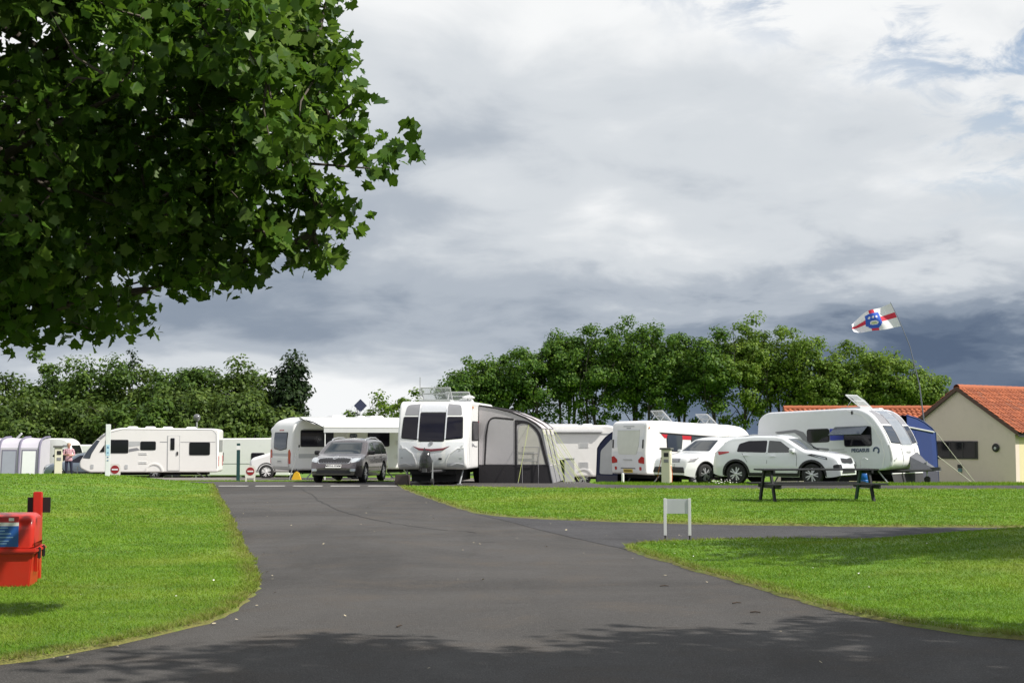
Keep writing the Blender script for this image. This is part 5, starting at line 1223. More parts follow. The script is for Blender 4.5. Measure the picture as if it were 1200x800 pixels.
    text_mesh('lettering', 'PEGASUS', .17, pm('blue_ink', (0.03, 0.06, 0.13), .5), root, face_mtx((1.42, B.hit(1.4, 1.18, 'R')[0].y - .008, 1.17), 'R'), .004, True)
    B.dec('emblem', strip(arc(2.02, 1.16, .10, -60, 200, 14), .05), 'R', pm('blue_ink', (0.03, 0.06, 0.13), .5), .008, .02, 1)
    B.dec('model_lettering', strip([(.3, 1.22), (.8, 1.22)], .03), 'R', M_lgrey, .008, .02, 1); B.dec('model_lettering', strip([(.3, 1.14), (.9, 1.14)], .02), 'R', M_lgrey, .008, .02, 1)
    B.dec('vent_lamp', rr(1.14, 2.44, 1.20, 2.56, .02), 'R', M_black, .03, .03, 1); B.dec('service_flap', rpoly([(1.0, .62), (1.25, .62), (1.22, .80), (1.05, .80)], .04), 'R', M_lgrey, .02, .03, 1)
    B.dec('rear_window', rr(-.8, 1.4, .8, 2.0, .08), 'B', M_win, .015, .03, 2)
    for s in (-1, 1): rear_lamp(B, rr(min(s * .9, s * 1.05), .6, max(s * .9, s * 1.05), 1.1, .03))
    chassis(root, 5.4, 1.15, .50, True, -.4, .32, fx=2.5)
    MB().box((-.2, 0, .30), (3.4, 1.9, .34)).build('underslung_tank', M_under, root)
    rooflight(B, .75, .0, .85, .68, 40, -1); o = MB(); o.box((.1, .5, 2.70), (.7, .5, .06), None, .9); o.build('roof_vent', M_lgrey, root, None, .015); roofvent(B, 1.25, .65, .35, .05)
    hc = MB(); hc.add([(2.72, .0, .92), (2.75, .55, .95), (3.45, .42, .52), (3.45, .18, .52), (2.75, -.1, .46), (2.75, .75, .46), (3.6, .5, .40), (3.6, .12, .40), (2.85, .3, 1.08)], [(0, 8, 1, 2, 3), (0, 3, 7, 4), (1, 5, 6, 2), (3, 2, 6, 7), (0, 4, 5, 1), (4, 7, 6, 5), (0, 1, 8)])
    hc.build('hitch_cover', M_pvc, root, 50)
    sk = MB()
    for i in range(12):
        y0, y1 = -1.1 + i * .2, -.9 + i * .2; w0 = .008 * math.sin(i * 1.9); w1 = .008 * math.sin((i + 1) * 1.9); sk.add([(2.62 + w0, y0, .02), (2.62 + w1, y1, .02), (2.55, y1, .34), (2.55, y0, .34)], [(0, 1, 2, 3)])
    sk.build('draught_skirt', pm('skirt_grey', (0.035, 0.035, 0.038), .9), root); MB().tube([(2.56, -1.1, .35), (2.56, 1.3, .35)], .02, 6).build('skirt_rail', M_white, root, 60)
caravan_swept()

# ------------------------------------------------------------------ awnings
def quadgrid(fn, nu, nv):
    vs = [fn(i / nu, j / nv) for i in range(nu + 1) for j in range(nv + 1)]
    fs = [(i * (nv + 1) + j, (i + 1) * (nv + 1) + j, (i + 1) * (nv + 1) + j + 1, i * (nv + 1) + j + 1) for i in range(nu) for j in range(nv)]
    return vs, fs
M_lime = pm('lime_guy_line', (0.48, 0.54, 0.17), .6)
def awning_grey():
    h = (-.135, -.99); c = (-2.25, 49.42); z = float(zt(-1, 49.5))
    root = thing('caravan_awning', 'grey and charcoal porch awning with mesh windows pitched against the front-on caravan', 'awning', (c[0], c[1], z), math.atan2(h[1], h[0]))
    y0 = 1.20; xa, xb = .50, -3.3        # near end wall, far end wall (local x), y outwards
    prof = [(y0, 2.62), (y0 + .55, 2.54), (y0 + 1.1, 2.40), (y0 + 1.6, 2.20), (y0 + 1.95, 2.0), (y0 + 2.14, 1.84)]
    foot = (y0 + 2.52, 0.0)
    ends = rpoly([(y0, 0.0)] + prof + [foot], 0) if False else [(y0, 0)] + prof[:] + [foot]
    for x, sgn in ((xa, 1), (xb, -1)):
        w = MB(); w.prism([(y0, .62)] + prof + [(foot[0] - .13, .62)], x - .008, x + .008, 'x'); wall = w.build('end_wall', M_awn, root)
        s = MB(); s.prism([(y0, .0), (y0, .62), (foot[0] - .13, .62), foot], x - .009, x + .009, 'x'); s.build('mud_skirt', M_awnD, root)
        if sgn > 0:
            e = x + .012
            for nm, poly, mat in (('mesh_panel', rpoly([(y0 + .22, .64), (y0 + 1.18, .64), (y0 + 1.18, 2.12), (y0 + .34, 2.20)], [.02, .02, .05, .22]), M_mesh),
                                  ('clear_panel', rpoly([(y0 + 1.33, .64), (y0 + 2.28, .64), (y0 + 1.98, 1.72), (y0 + 1.66, 1.98), (y0 + 1.36, 1.94)], [.02, .02, .2, .25, .14]), pm('vinyl_pale', (0.52, 0.50, 0.46), .35, var=.12))):
                m = MB(); m.prism(poly, e - .003, e + .006, 'x'); m.build(nm, mat, wall)
            dk = MB(); dk.prism(strip(rpoly([(y0 + .20, .62), (y0 + .24, 1.6), (y0 + .36, 2.24), (y0 + 1.20, 2.16)], [0, .1, .25, 0]), .055)[:], e, e + .010, 'x'); dk.build('zip_band', M_awnD, wall)
            d2 = MB(); d2.prism(strip([(y0 + 1.27, .62), (y0 + 1.27, 2.12)], .07), e, e + .011, 'x'); d2.build('zip_band', M_awnD, wall)
            d3 = MB(); d3.prism(strip(rpoly([(y0 + 1.24, 2.10), (y0 + 1.7, 2.06), (y0 + 2.06, 1.74), (y0 + 2.34, .62)], [0, .2, .25, 0]), .09), e + .001, e + .012, 'x'); d3.build('zip_band', M_awnD, wall)
            sp = MB(); sp.prism([(y0 + 1.28, 1.96), (y0 + 1.38, 2.12), (y0 + 1.75, 2.02), (y0 + 1.45, 2.02)], e + .0005, e + .0085, 'x'); sp.build('zip_corner', M_awnD, wall)
    # roof with sag between the poles, dark edge bindings
    full = prof
    def rf(u, v):
        k = v * (len(full) - 1); i = min(int(k), len(full) - 2); t = k - i
        a, b_ = full[i], full[i + 1]; return (xa + .02 + (xb - xa - .04) * u, a[0] + (b_[0] - a[0]) * t, a[1] + (b_[1] - a[1]) * t + .02 - .03 * math.sin(math.pi * u * 3) ** 2 * math.sin(math.pi * v))
    vs, fs = quadgrid(rf, 24, 15); mo('roof', vs, fs, M_awn, root, 180)
    for x in (xa, (xa + xb) / 2, xb): MB().tube([(x, a, b_ + .015) for a, b_ in full], .035, 6).build('roof_binding', M_awnD, root, 60)
    # front wall facing the drive: three bays, each clear window over a grey foot panel
    n = 3
    for k in range(n):
        x0 = xa + (xb - xa) * k / n; x1 = xa + (xb - xa) * (k + 1) / n
        P = lambda u, t, o=0: (x0 + (x1 - x0) * u, full[-1][0] + (foot[0] - full[-1][0]) * t + o, full[-1][1] * (1 - t))
        def pan(a0, a1, t0, t1, o, nm, mat, par): return mo(nm, [P(a0, t0, o), P(a1, t0, o), P(a1, t1, o), P(a0, t1, o)], [(0, 1, 2, 3)], mat, par)
        b_ = pan(0, 1, 0, 1, 0, 'front_wall', M_awn, root); pan(.0, 1, .68, 1, .012, 'foot_panel', pm('awning_mid_grey', (0.20, 0.20, 0.21), .85), b_); pan(.14, .86, .10, .66, .014, 'clear_panel', M_vinyl, b_)
        MB().tube([P(0, 0, .02), P(0, 1, .02)], .028, 6).build('wall_binding', M_grey, b_, 60)
    MB().tube([(xa - .1, y0 + 1.68, .1), (xa - .1, y0 + 1.66, 1.9)], .018, 6).build('inner_pole', M_galv, root, 60)
    # guy lines
    def guy(p, q): MB().tube([p, q], .0075, 5).build('guy_line', M_lime, root, 60); MB().tube([(q[0], q[1], q[2] + .06), (q[0], q[1], q[2] - .1)], .012, 5).build('tent_peg', M_galv, root, 60)
    guy((xa + .02, y0 + 1.72, 1.98), (xa + .55, y0 + 1.42, .01))
    for k, (x, dy) in enumerate(((xa, .55), (xa - .25, .75), (xa - 1.25, .85), (xa - 2.5, .9), (xb, .8))):
        guy((x, full[-1][0] + .02, 1.84), (x + .35 - .5 * (k > 2), foot[0] + dy, .01)); guy((x - .1, full[-1][0] + .18, 1.0), (x + .12, foot[0] + dy * .8, .01))
    # wire shelf stand seen through the end window is part of the kit inside
    t = thing('wire_shelf', 'wire shelf unit behind the clear window of the grey awning', 'shelf', (c[0], c[1], z), math.atan2(h[1], h[0])); w = MB()
    for zz in (.35, .80, 1.22):
        for yy in (y0 + 1.5, y0 + 1.9): w.tube([(xa + .03, yy + .1, zz), (xa + .16, yy + .1, zz)], .008, 4)
    t_ = MB()
    for yy in (y0 + 1.50, y0 + 2.05): t_.tube([(xa + .06, yy, 0.0), (xa + .06, yy, 1.24)], .010, 5)
    t_.build('upright', M_grey, t, 60); s2 = MB()
    for zz in (.74, 1.0, 1.22): s2.tube([(xa + .06, y0 + 1.50, zz), (xa + .06, y0 + 2.05, zz)], .009, 5)
    s2.build('shelf_rail', M_grey, t, 60)
awning_grey()

def porch(name, label, c, rz, z, y0, xa, xb, depth, top, front, mats, group=None, win_=True):
    """canvas porch: curved roof, end walls, front wall with panels (local y outwards from y0)"""
    m_roof, m_wall, m_pan = mats; root = thing(name, label, 'awning', (c[0], c[1], z), rz)
    s = 1 if y0 > 0 else -1; pr = [(y0 + s * depth * a, top - (top - front) * b_) for a, b_ in ((0, 0), (.3, .16), (.55, .40), (.78, .72), (.92, 1.0))]; ft = (y0 + s * depth, 0)
    for x in (xa, xb):
        e = MB(); e.prism([(y0, 0)] + pr + [ft], x - .01, x + .01, 'x'); w = e.build('end_wall', m_wall, root)
        o = .014 if x == max(xa, xb) else -.014
        k = MB(); k.prism(rpoly([(y0 + s * depth * .2, .55), (y0 + s * depth * .82, .55), (y0 + s * depth * .76, front * .95), (y0 + s * depth * .25, top * .86)], .1), x + o - .004, x + o + .004, 'x'); k.build('end_panel', m_pan, w)
        f = MB(); f.prism([(y0, 0), (y0, .5), (ft[0] - s * .03, .5), ft], x + o - .003, x + o + .003, 'x'); f.build('mud_skirt', pm('skirt_slate', (0.055, 0.055, 0.08), .85), w)
    def rf(u, v):
        k = v * (len(pr) - 1); i = min(int(k), len(pr) - 2); t = k - i; a, b_ = pr[i], pr[i + 1]
        return (xa + (xb - xa) * u, a[0] + (b_[0] - a[0]) * t, a[1] + (b_[1] - a[1]) * t + .02)
    vs, fs = quadgrid(rf, 8, 12); mo('roof', vs, fs, m_roof, root, 180)
    for k in range(3):
        x0 = xa + (xb - xa) * k / 3; x1 = xa + (xb - xa) * (k + 1) / 3
        f = mo('front_wall', [(x0, pr[-1][0], pr[-1][1]), (x1, pr[-1][0], pr[-1][1]), (x1, ft[0], 0), (x0, ft[0], 0)], [(0, 1, 2, 3)], m_wall, root)
        g = lambda u, t: (x0 + (x1 - x0) * u, pr[-1][0] + (ft[0] - pr[-1][0]) * t + s * .012, pr[-1][1] * (1 - t))
        mo('clear_panel', [g(.15, .12), g(.85, .12), g(.85, .68), g(.15, .68)], [(0, 1, 2, 3)], m_pan, f)
    for x in (xa, xb): MB().tube([(x, a, b_ + .02) for a, b_ in pr] + [(x, ft[0], 0)], .03, 6).build('edge_binding', m_roof, root, 60)
    return root
# navy porch on the far side of the red-graphic caravan (its end wall shows past the rear)
porch('caravan_awning', 'navy blue porch awning with pale panel beside the red-graphic caravan', (7.15, 59.4), math.atan2(.53, .85), gz(5.2, 60), 1.16, -2.55, .8, 1.55, 2.35, 1.6, (M_navy, M_navy, M_lgrey))
# blue porch on the far side of the swept caravan
r_ = porch('caravan_awning', 'royal blue porch awning guyed out between the swept caravan and the building', (11.88, 51.64), math.atan2(-.656, .755), float(zt(14.5, 52)) - .03, 1.16, 2.05, -1.8, 2.55, 2.45, 1.85, (M_blue, M_blue, pm('blue_panel', (0.010, 0.027, 0.125), .8)))
M_cord = pm('pale_guy_cord', (0.55, 0.53, 0.45), .7)
for p, q in (((2.05, 3.5, 1.9), (2.75, 5.3, 0.02)), ((2.05, 3.62, 1.0), (2.7, 5.1, 0.02))): MB().tube([p, q], .012, 5).build('guy_line', M_cord, r_, 60)
MB().tube([(2.09, 1.2, 2.05), (2.09, 3.3, 1.88)], .03, 6).build('rafter_pole', M_lgrey, r_, 60)

# lilac air awning with its caravan at the far left
def awning_lilac():
    c = (-28.0, 78.6); z = gz(*c); root = thing('caravan_awning', 'lilac air-beam awning with square windows beside the cream post', 'awning', (c[0], c[1], z), R(4))
    x0, x1 = -2.3, 2.0; pr = [(1.9, 2.36), (.9, 2.33), (.25, 2.24), (-.05, 2.10), (-.30, 1.80)]; n = 4
    for k in range(n):
        a, b_ = x0 + (x1 - x0) * k / n, x0 + (x1 - x0) * (k + 1) / n
        vs, fs = quadgrid(lambda u, v: (a + (b_ - a) * u, np.interp(v, np.linspace(0, 1, 5), [p[0] for p in pr]), np.interp(v, np.linspace(0, 1, 5), [p[1] for p in pr]) - .04 * math.sin(math.pi * u)), 6, 12)
        mo('roof', vs, fs, M_lilac, root, 180)
        w = mo('front_wall', [(a, -.30, 1.80), (b_, -.30, 1.80), (b_, -.55, 0), (a, -.55, 0)], [(0, 1, 2, 3)], (M_lilacD if k == 0 else M_lilac), root)
        g = lambda u, t, o=.012: (a + (b_ - a) * u, -.30 - .25 * t - o, 1.80 * (1 - t))
        if k:
            mo('window_border', [g(.12, .06, .010), g(.88, .06, .010), g(.88, .90, .010), g(.12, .90, .010)], [(0, 1, 2, 3)], M_lilacD, w)
            mo('clear_panel', [g(.17, .10, .016), g(.83, .10, .016), g(.83, .86, .016), g(.17, .86, .016)], [(0, 1, 2, 3)], (M_cloth if k == 3 else pm('vinyl_bluegrey', (0.30, 0.31, 0.38), .4)), w)
        else: mo('dark_doorway_panel', [g(.05, .08, .012), g(.95, .02, .012), g(.95, .99, .012), g(.05, .99, .012)], [(0, 1, 2, 3)], M_navy, w)  # flat navy panel paints in the dark interior of the open front
    for k in range(n + 1):
        x = x0 + (x1 - x0) * k / n; MB().tube([(x, a, b_ + .03) for a, b_ in pr] + [(x, -.57, 0)], .06, 8).build('air_beam', M_lilacD, root, 60)
    e = MB(); e.prism([(1.9, 0), (1.9, 2.3)] + pr[1:] + [(-.55, 0)], x1 - .01, x1 + .01, 'x'); e.build('end_wall', M_lilac, root)
    e = MB(); e.prism([(1.9, 0), (1.9, 2.3)] + pr[1:] + [(-.55, 0)], x0 - .01, x0 + .01, 'x'); e.build('end_wall', M_lilac, root)
    c2 = (-27.6, 82.2); r2 = thing('touring_caravan', 'white caravan end with a narrow dark window showing behind the lilac awning', 'caravan', (c2[0], c2[1], gz(*c2)), R(2))
    prof = rprof([(-3.0, .40), (2.3, .40), (2.62, .8), (2.6, 1.6), (2.35, 2.3), (2.0, 2.50), (-2.9, 2.50)], [.06, .1, .2, .3, .3, .2, .1], 5); vs, fs = slab(prof, 1.13, .07); B = Body(r2, 'body', vs, fs, M_white)
    win(B, rr(2.0, 1.25, 2.28, 1.85, .05), 'R'); win(B, rr(-1.5, 1.3, -.4, 1.9, .08), 'R'); B.dec('vent_grille', rr(2.0, 2.02, 2.3, 2.12, .02), 'R', M_grey, .012, .03, 1); B.dec('front_window', rr(-.9, 1.4, .9, 2.1, .1), 'F', M_win, .012, .03, 4)
    chassis(r2, 5.4, 1.13, .43, True, -.2, .31, fx=2.3)
    m = MB(); m.tube([(-1.0, .2, 2.5), (-.7, .1, 2.78)], .06, 6); m.build('flue', M_lgrey, r2, 60)
    c3 = (-24.6, 88.5); r3 = thing('touring_caravan', 'distant white caravan roof beyond the standing person', 'caravan', (c3[0], c3[1], gz(*c3)), 0.05); vs, fs = slab(rr(-2.4, .4, 2.4, 2.3, .25), 1.1, .08); B = Body(r3, 'body', vs, fs, M_white)
    win(B, rr(-1.4, 1.2, -.3, 1.75, .08), 'R'); win(B, rr(.5, 1.2, 1.6, 1.75, .08), 'R'); chassis(r3, 4.6, 1.1, .43, True, -.1, .31, fx=2.2)
awning_lilac()

# ------------------------------------------------------------------ buildings with pantile roofs
M_render = pm('render_beige', (0.62, 0.525, 0.465), .9, var=.07, scale=.8, bump=.25, bscale=30, dirt=.10)
M_render2 = pm('render_cream', (0.60, 0.53, 0.33), .9, var=.05, scale=.8, bump=.25, bscale=30)
def tile_mat():
    m = bpy.data.materials.new('pantile_clay'); m.use_nodes = True; t = NT(m.node_tree); t.n.clear()
    geo = t.node('ShaderNodeNewGeometry'); rp = geo.outputs['Random Per Island']; n = t.noise(geo.outputs['Position'], 2.2, 5, .65)
    c = t.mix(rp, (0.235, 0.062, 0.026), (0.40, 0.115, 0.045)); c = t.mix(t.ss(n, .5, .78, 0, .55), c, (0.15, 0.06, 0.035)); c = t.mix(t.ss(rp, .92, .96, 0, .5), c, (0.10, 0.06, 0.05))
    b_ = t.node('ShaderNodeBsdfPrincipled'); t.put(b_.inputs['Base Color'], c); b_.inputs['Roughness'].default_value = .8
    bn = t.node('ShaderNodeBump'); bn.inputs['Strength'].default_value = .3; bn.inputs['Distance'].default_value = .01; t.put(bn.inputs['Height'], t.noise(geo.outputs['Position'], 40, 3)); t.l.new(bn.outputs[0], b_.inputs['Normal'])
    o = t.node('ShaderNodeOutputMaterial'); t.l.new(b_.outputs[0], o.inputs[0]); return m
M_tile = tile_mat(); M_dwood = pm('dark_fascia', (0.03, 0.028, 0.032), .6)
def pantiles(root, name, p0, along, down, L, S):
    """courses of single S-profile tiles overlapping down the slope"""
    along, down = Vector(along).normalized(), Vector(down).normalized(); nrm = along.cross(down).normalized()
    if nrm.z < 0: nrm = -nrm
    tw, tl = .225, .34; nc = int(S / (tl - .06)) + 1; nr = int(L / tw); vs, fs = [], []
    for r in range(nc):
        d0 = r * (tl - .06); d1 = min(d0 + tl, S + .05)
        for c_ in range(nr):
            k = len(vs); a0 = c_ * tw; j = random.uniform(-.006, .006); jz = random.uniform(-.004, .006)
            for (d, lift) in ((d0 - .01, .0), (d1 + j, .038)):
                for q in range(7):
                    u = q / 6; h = .032 * math.sin(u * 2 * math.pi) + .030
                    vs.append(p0 + along * (a0 + u * (tw + .012)) + down * d + nrm * (h + lift + jz))
            for q in range(6): fs.append((k + q, k + q + 1, k + 8 + q, k + 7 + q))
            # front lip of each tile
            kk = len(vs)
            for q in range(7): vs.append(vs[k + 7 + q] - nrm * .022)
            for q in range(6): fs.append((k + 7 + q, k + 8 + q, kk + q + 1, kk + q))
    o = mo(name, vs, fs, M_tile, root, 50); tag(o, kind='stuff'); return o

def building(name, label, P0, d, hw_, L, eave, ridge, z0, wallmat, sidemat, gable=True):
    """P0: foot of the near gable's middle; d: unit ridge direction; local x along ridge, y to the left"""
    rz = math.atan2(d[1], d[0]); root = thing(name, label, 'building', (P0[0], P0[1], z0), rz)
    g = MB(); gp = [(-hw_, 0), (hw_, 0), (hw_, eave), (0, ridge), (-hw_, eave)]
    g.prism(gp, -.0, .25, 'x'); gw = g.build('gable_wall', wallmat, root); g2 = MB(); g2.prism(gp, L - .25, L, 'x'); g2.build('gable_wall', wallmat, root)
    for s in (-1, 1): MB().box((L / 2, s * (hw_ - .125), eave / 2), (L - .5 - .004, .25, eave)).build('side_wall', sidemat, root)
    sl = math.atan2(ridge - eave, hw_); ov = .22; S = (hw_ + ov) / math.cos(sl)
    roof = MB()
    for s in (-1, 1):
        pts = [(0, ridge + .02), (s * (hw_ + ov), ridge + .02 - (hw_ + ov) * math.tan(sl)), (s * (hw_ + ov), ridge - .08 - (hw_ + ov) * math.tan(sl)), (0, ridge - .08)]
        roof.prism(pts if s > 0 else pts[::-1], -.10, L + .10, 'x')
    rf = roof.build('roof', M_dwood, root)
    for s in (-1, 1):
        pantiles(rf, 'roof_tiles', Vector((-.12, 0, ridge + .025)), (1, 0, 0), (0, s * math.cos(sl), -math.sin(sl)), L + .24, S)
        MB().box((L / 2, s * (hw_ + ov - .02), eave - ov * math.tan(sl) - .06), (L + .1, .04, .16)).build('gutter', M_dwood, rf)
    n = int((L + .24) / .42)
    for k in range(n):
        t = MB(); prof_ = [(.15 * math.cos(a), ridge + .03 + .13 * math.sin(a)) for a in np.linspace(-.25, math.pi + .25, 9)]
        x0 = -.12 + k * .42; vs = [(x0, a, b_) for a, b_ in prof_] + [(x0 + .43, a, b_ + .012) for a, b_ in prof_]
        mo('ridge_tile', vs, [(i, i + 1, i + 10, i + 9) for i in range(8)], M_tile, rf, 60)
    # verge boards
    for s in (-1, 1):
        v = MB(); v.prism([(0, ridge + .06), (s * (hw_ + ov), ridge + .06 - (hw_ + ov) * math.tan(sl)), (s * (hw_ + ov), ridge - .10 - (hw_ + ov) * math.tan(sl)), (0, ridge - .10)][::s], -.135, -.112, 'x'); v.build('verge_board', pm('verge_brown', (0.09, 0.05, 0.04), .8), rf)
    return root, gw
d1 = Vector((.8, .6)); bz = -0.47
bl, gw = building('amenity_block', 'low beige rendered building with a red pantile roof and gable end behind the blue awning', (18.2, 58.0), d1, 2.58, 12.0, 2.32, 4.02, bz, M_render, M_render2)
# strip window, round vent, lamp and notice on the gable
fr = MB(); fr.box((-.01, .12, 1.52), (.06, 1.98, .72)); wf = fr.build('window', M_dwood, bl)
MB().box((-.03, .12, 1.52), (.05, 1.86, .60)).build('pane', glass_mat('dark_pane', (0.006, 0.006, 0.009), .06, spec=.3), wf)
for y in (-.18, .44): MB().box((-.058, y, 1.52), (.02, .04, .60)).build('mullion', M_dwood, wf)
rv = MB(); rv.lathe([(.15, -.02), (.17, -.05), (.13, -.08), (.06, -.07)], 'x', (0, -1.72, 1.62), 20); rv.build('round_vent', M_black, bl, 40)
MB().lathe([(.05, -.07), (.055, -.10), (.02, -.11)], 'x', (0, -1.72, 1.60), 14).build('vent_centre', M_lgrey, bl, 40)
MB().box((-.03, -.02, .86), (.05, .20, .14)).build('notice', M_black, bl); MB().box((-.03, -.02, .70), (.05, .17, .14)).build('tap_box', pm('teal_box', (0.10, 0.20, 0.22), .5), bl)
dw = MB(); dw.box((2.2, -2.585, 1.05), (.95, .04, 2.1)); dw.build('door', M_dwood, bl)
b2, _ = building('amenity_block', 'long low building with red pantile roof behind the swept caravan', (12.7, 66.0), (1, 0.0), 2.7, 9.0, 2.05, 3.72, -0.85, M_render, M_render2)

# ------------------------------------------------------------------ flag on a bending pole
fp = thing('flagpole', 'bending pole flying a white flag with red cross and blue shield', 'flagpole', (16.15, 55.6, gz(16.15, 55.6)))
pts = [(0, 0, 0), (-.04, 0, 2.2), (-.22, 0, 3.9), (-.56, 0, 5.4), (-.98, 0, 6.5), (-1.30, 0, 7.15)]
MB().tube(pts, [.035, .03, .025, .018, .014, .010], 8).build('pole', pm('pole_grey', (0.13, 0.14, 0.17), .5), fp, 60)
M_fw = pm('flag_white', (0.74, 0.73, 0.76), .8, var=.04); M_fr = pm('flag_red', (0.55, 0.03, 0.06), .8); M_fb = pm('flag_blue', (0.03, 0.10, 0.48), .8); M_fy = pm('flag_emblem', (0.45, 0.52, 0.28), .8)
NU, NV = 60, 36; A0, B0, C0, D0 = Vector((-1.28, 0, 7.10)), Vector((-.90, 0, 6.20)), Vector((-2.72, .3, 5.98)), Vector((-2.70, .55, 6.30))
def flag_pt(u, v):      # u from hoist to fly, v from top to bottom
    top_ = A0.lerp(D0, u) + Vector((0, 0, .16 * math.sin(math.pi * min(1, u * 1.05)) - .06 * math.sin(2 * math.pi * u))); bot = B0.lerp(C0, u) + Vector((0, 0, -.05 * math.sin(math.pi * u)))
    p = top_.lerp(bot, v); return p + Vector((0, .17 * math.sin(u * 9 + v * 1.5) * u ** .5 + .08 * math.sin(v * 6 + u * 4) * u, .03 * math.sin(u * 12 + 1) * u))
vs = [flag_pt(i / NU, j / NV) for i in range(NU + 1) for j in range(NV + 1)]; fs, fm = [], []
for i in range(NU):
    for j in range(NV):
        fs.append((i * (NV + 1) + j, (i + 1) * (NV + 1) + j, (i + 1) * (NV + 1) + j + 1, i * (NV + 1) + j + 1)); u, v = (i + .5) / NU, (j + .5) / NV; m = 0
        if abs(v - .5) < .10 or abs(u - .52) < .062: m = 1
        su, sv = (u - .52) / .17, (v - .52) / .36
        if abs(su) < 1 and -1 < sv < (1 if abs(su) < .45 else 1 - .55 * (abs(su) - .45) / .55):
            m = 2
            if (su * 1.25) ** 2 + ((sv - .28) * 2.2) ** 2 < .42: m = 0
            if (su * 1.6) ** 2 + ((sv - .34) * 3.2) ** 2 < .32: m = 3
            if min((su - a) ** 2 * .8 + (sv + .45) ** 2 for a in (-.5, 0, .5)) < .018: m = 0
        fm.append(m)
mo('flag_cloth', vs, fs, [M_fw, M_fr, M_fb, M_fy], fp, 180, fm)

# ------------------------------------------------------------------ picnic table
def picnic():
    x, y = 7.22, 33.9; root = thing('picnic_table', 'dark stained wooden picnic table with A-frame ends standing on the mown lawn', 'picnic table', (x, y, lz(x, y) - .02), R(8))
    W = pm('stained_timber', (0.014, 0.015, 0.017), .75, var=.35, scale=3, bump=.4, bscale=22); hl = 1.42
    for k in range(5): MB().box((0, -.30 + .15 * k, .76), (hl * 2, .14, .035)).build('top_plank', W, root, None, .006)
    for s in (-1, 1):
        for k in range(2): MB().box((0, s * (.60 + .15 * k), .43), (hl * 2 + .06, .14, .035)).build('seat_plank', W, root, None, .006)
    for ex in (-1.2, 1.2):
        MB().box((ex + .05, 0, .385), (.05, 1.6, .12)).build('seat_bearer', W, root, None, .006); MB().box((ex + .05, 0, .715), (.05, .74, .09)).build('top_bearer', W, root, None, .006)
        for s in (-1, 1):
            m = MB(); m.prism([(s * .62, 0), (s * .50, 0), (s * .18, .735), (s * .30, .735)], ex - .025, ex + .022, 'x'); m.build('leg', (W if not (ex > 0 and s > 0) else pm('green_stain', (0.015, 0.06, 0.045), .7)), root)
picnic()

# ------------------------------------------------------------------ small sign on two posts (seen from the back)
def low_sign():
    x, y = 2.42, 20.95; root = thing('low_sign', 'small blank silver-white sign on two short posts beside the side road', 'sign', (x, y, lz(x, y) - .02), R(-6))
    M_s = pm('sign_back', (0.62, 0.64, 0.67), .38, .35, var=.10, scale=3)
    MB().box((0, 0, .50), (.33, .014, .215)).build('sign_panel', M_s, root, None, .003)
    for s in (-1, 1):
        m = MB(); m.box((s * .178, 0, .345), (.045, .04, .54)); m.build('post', pm('post_white', (0.70, 0.71, 0.72), .45, var=.05), root, None, .005)
        MB().tube([(s * .178, 0, .10), (s * .178, 0, -.10)], .012, 6).build('ground_spike', M_black, root, 60)
low_sign()

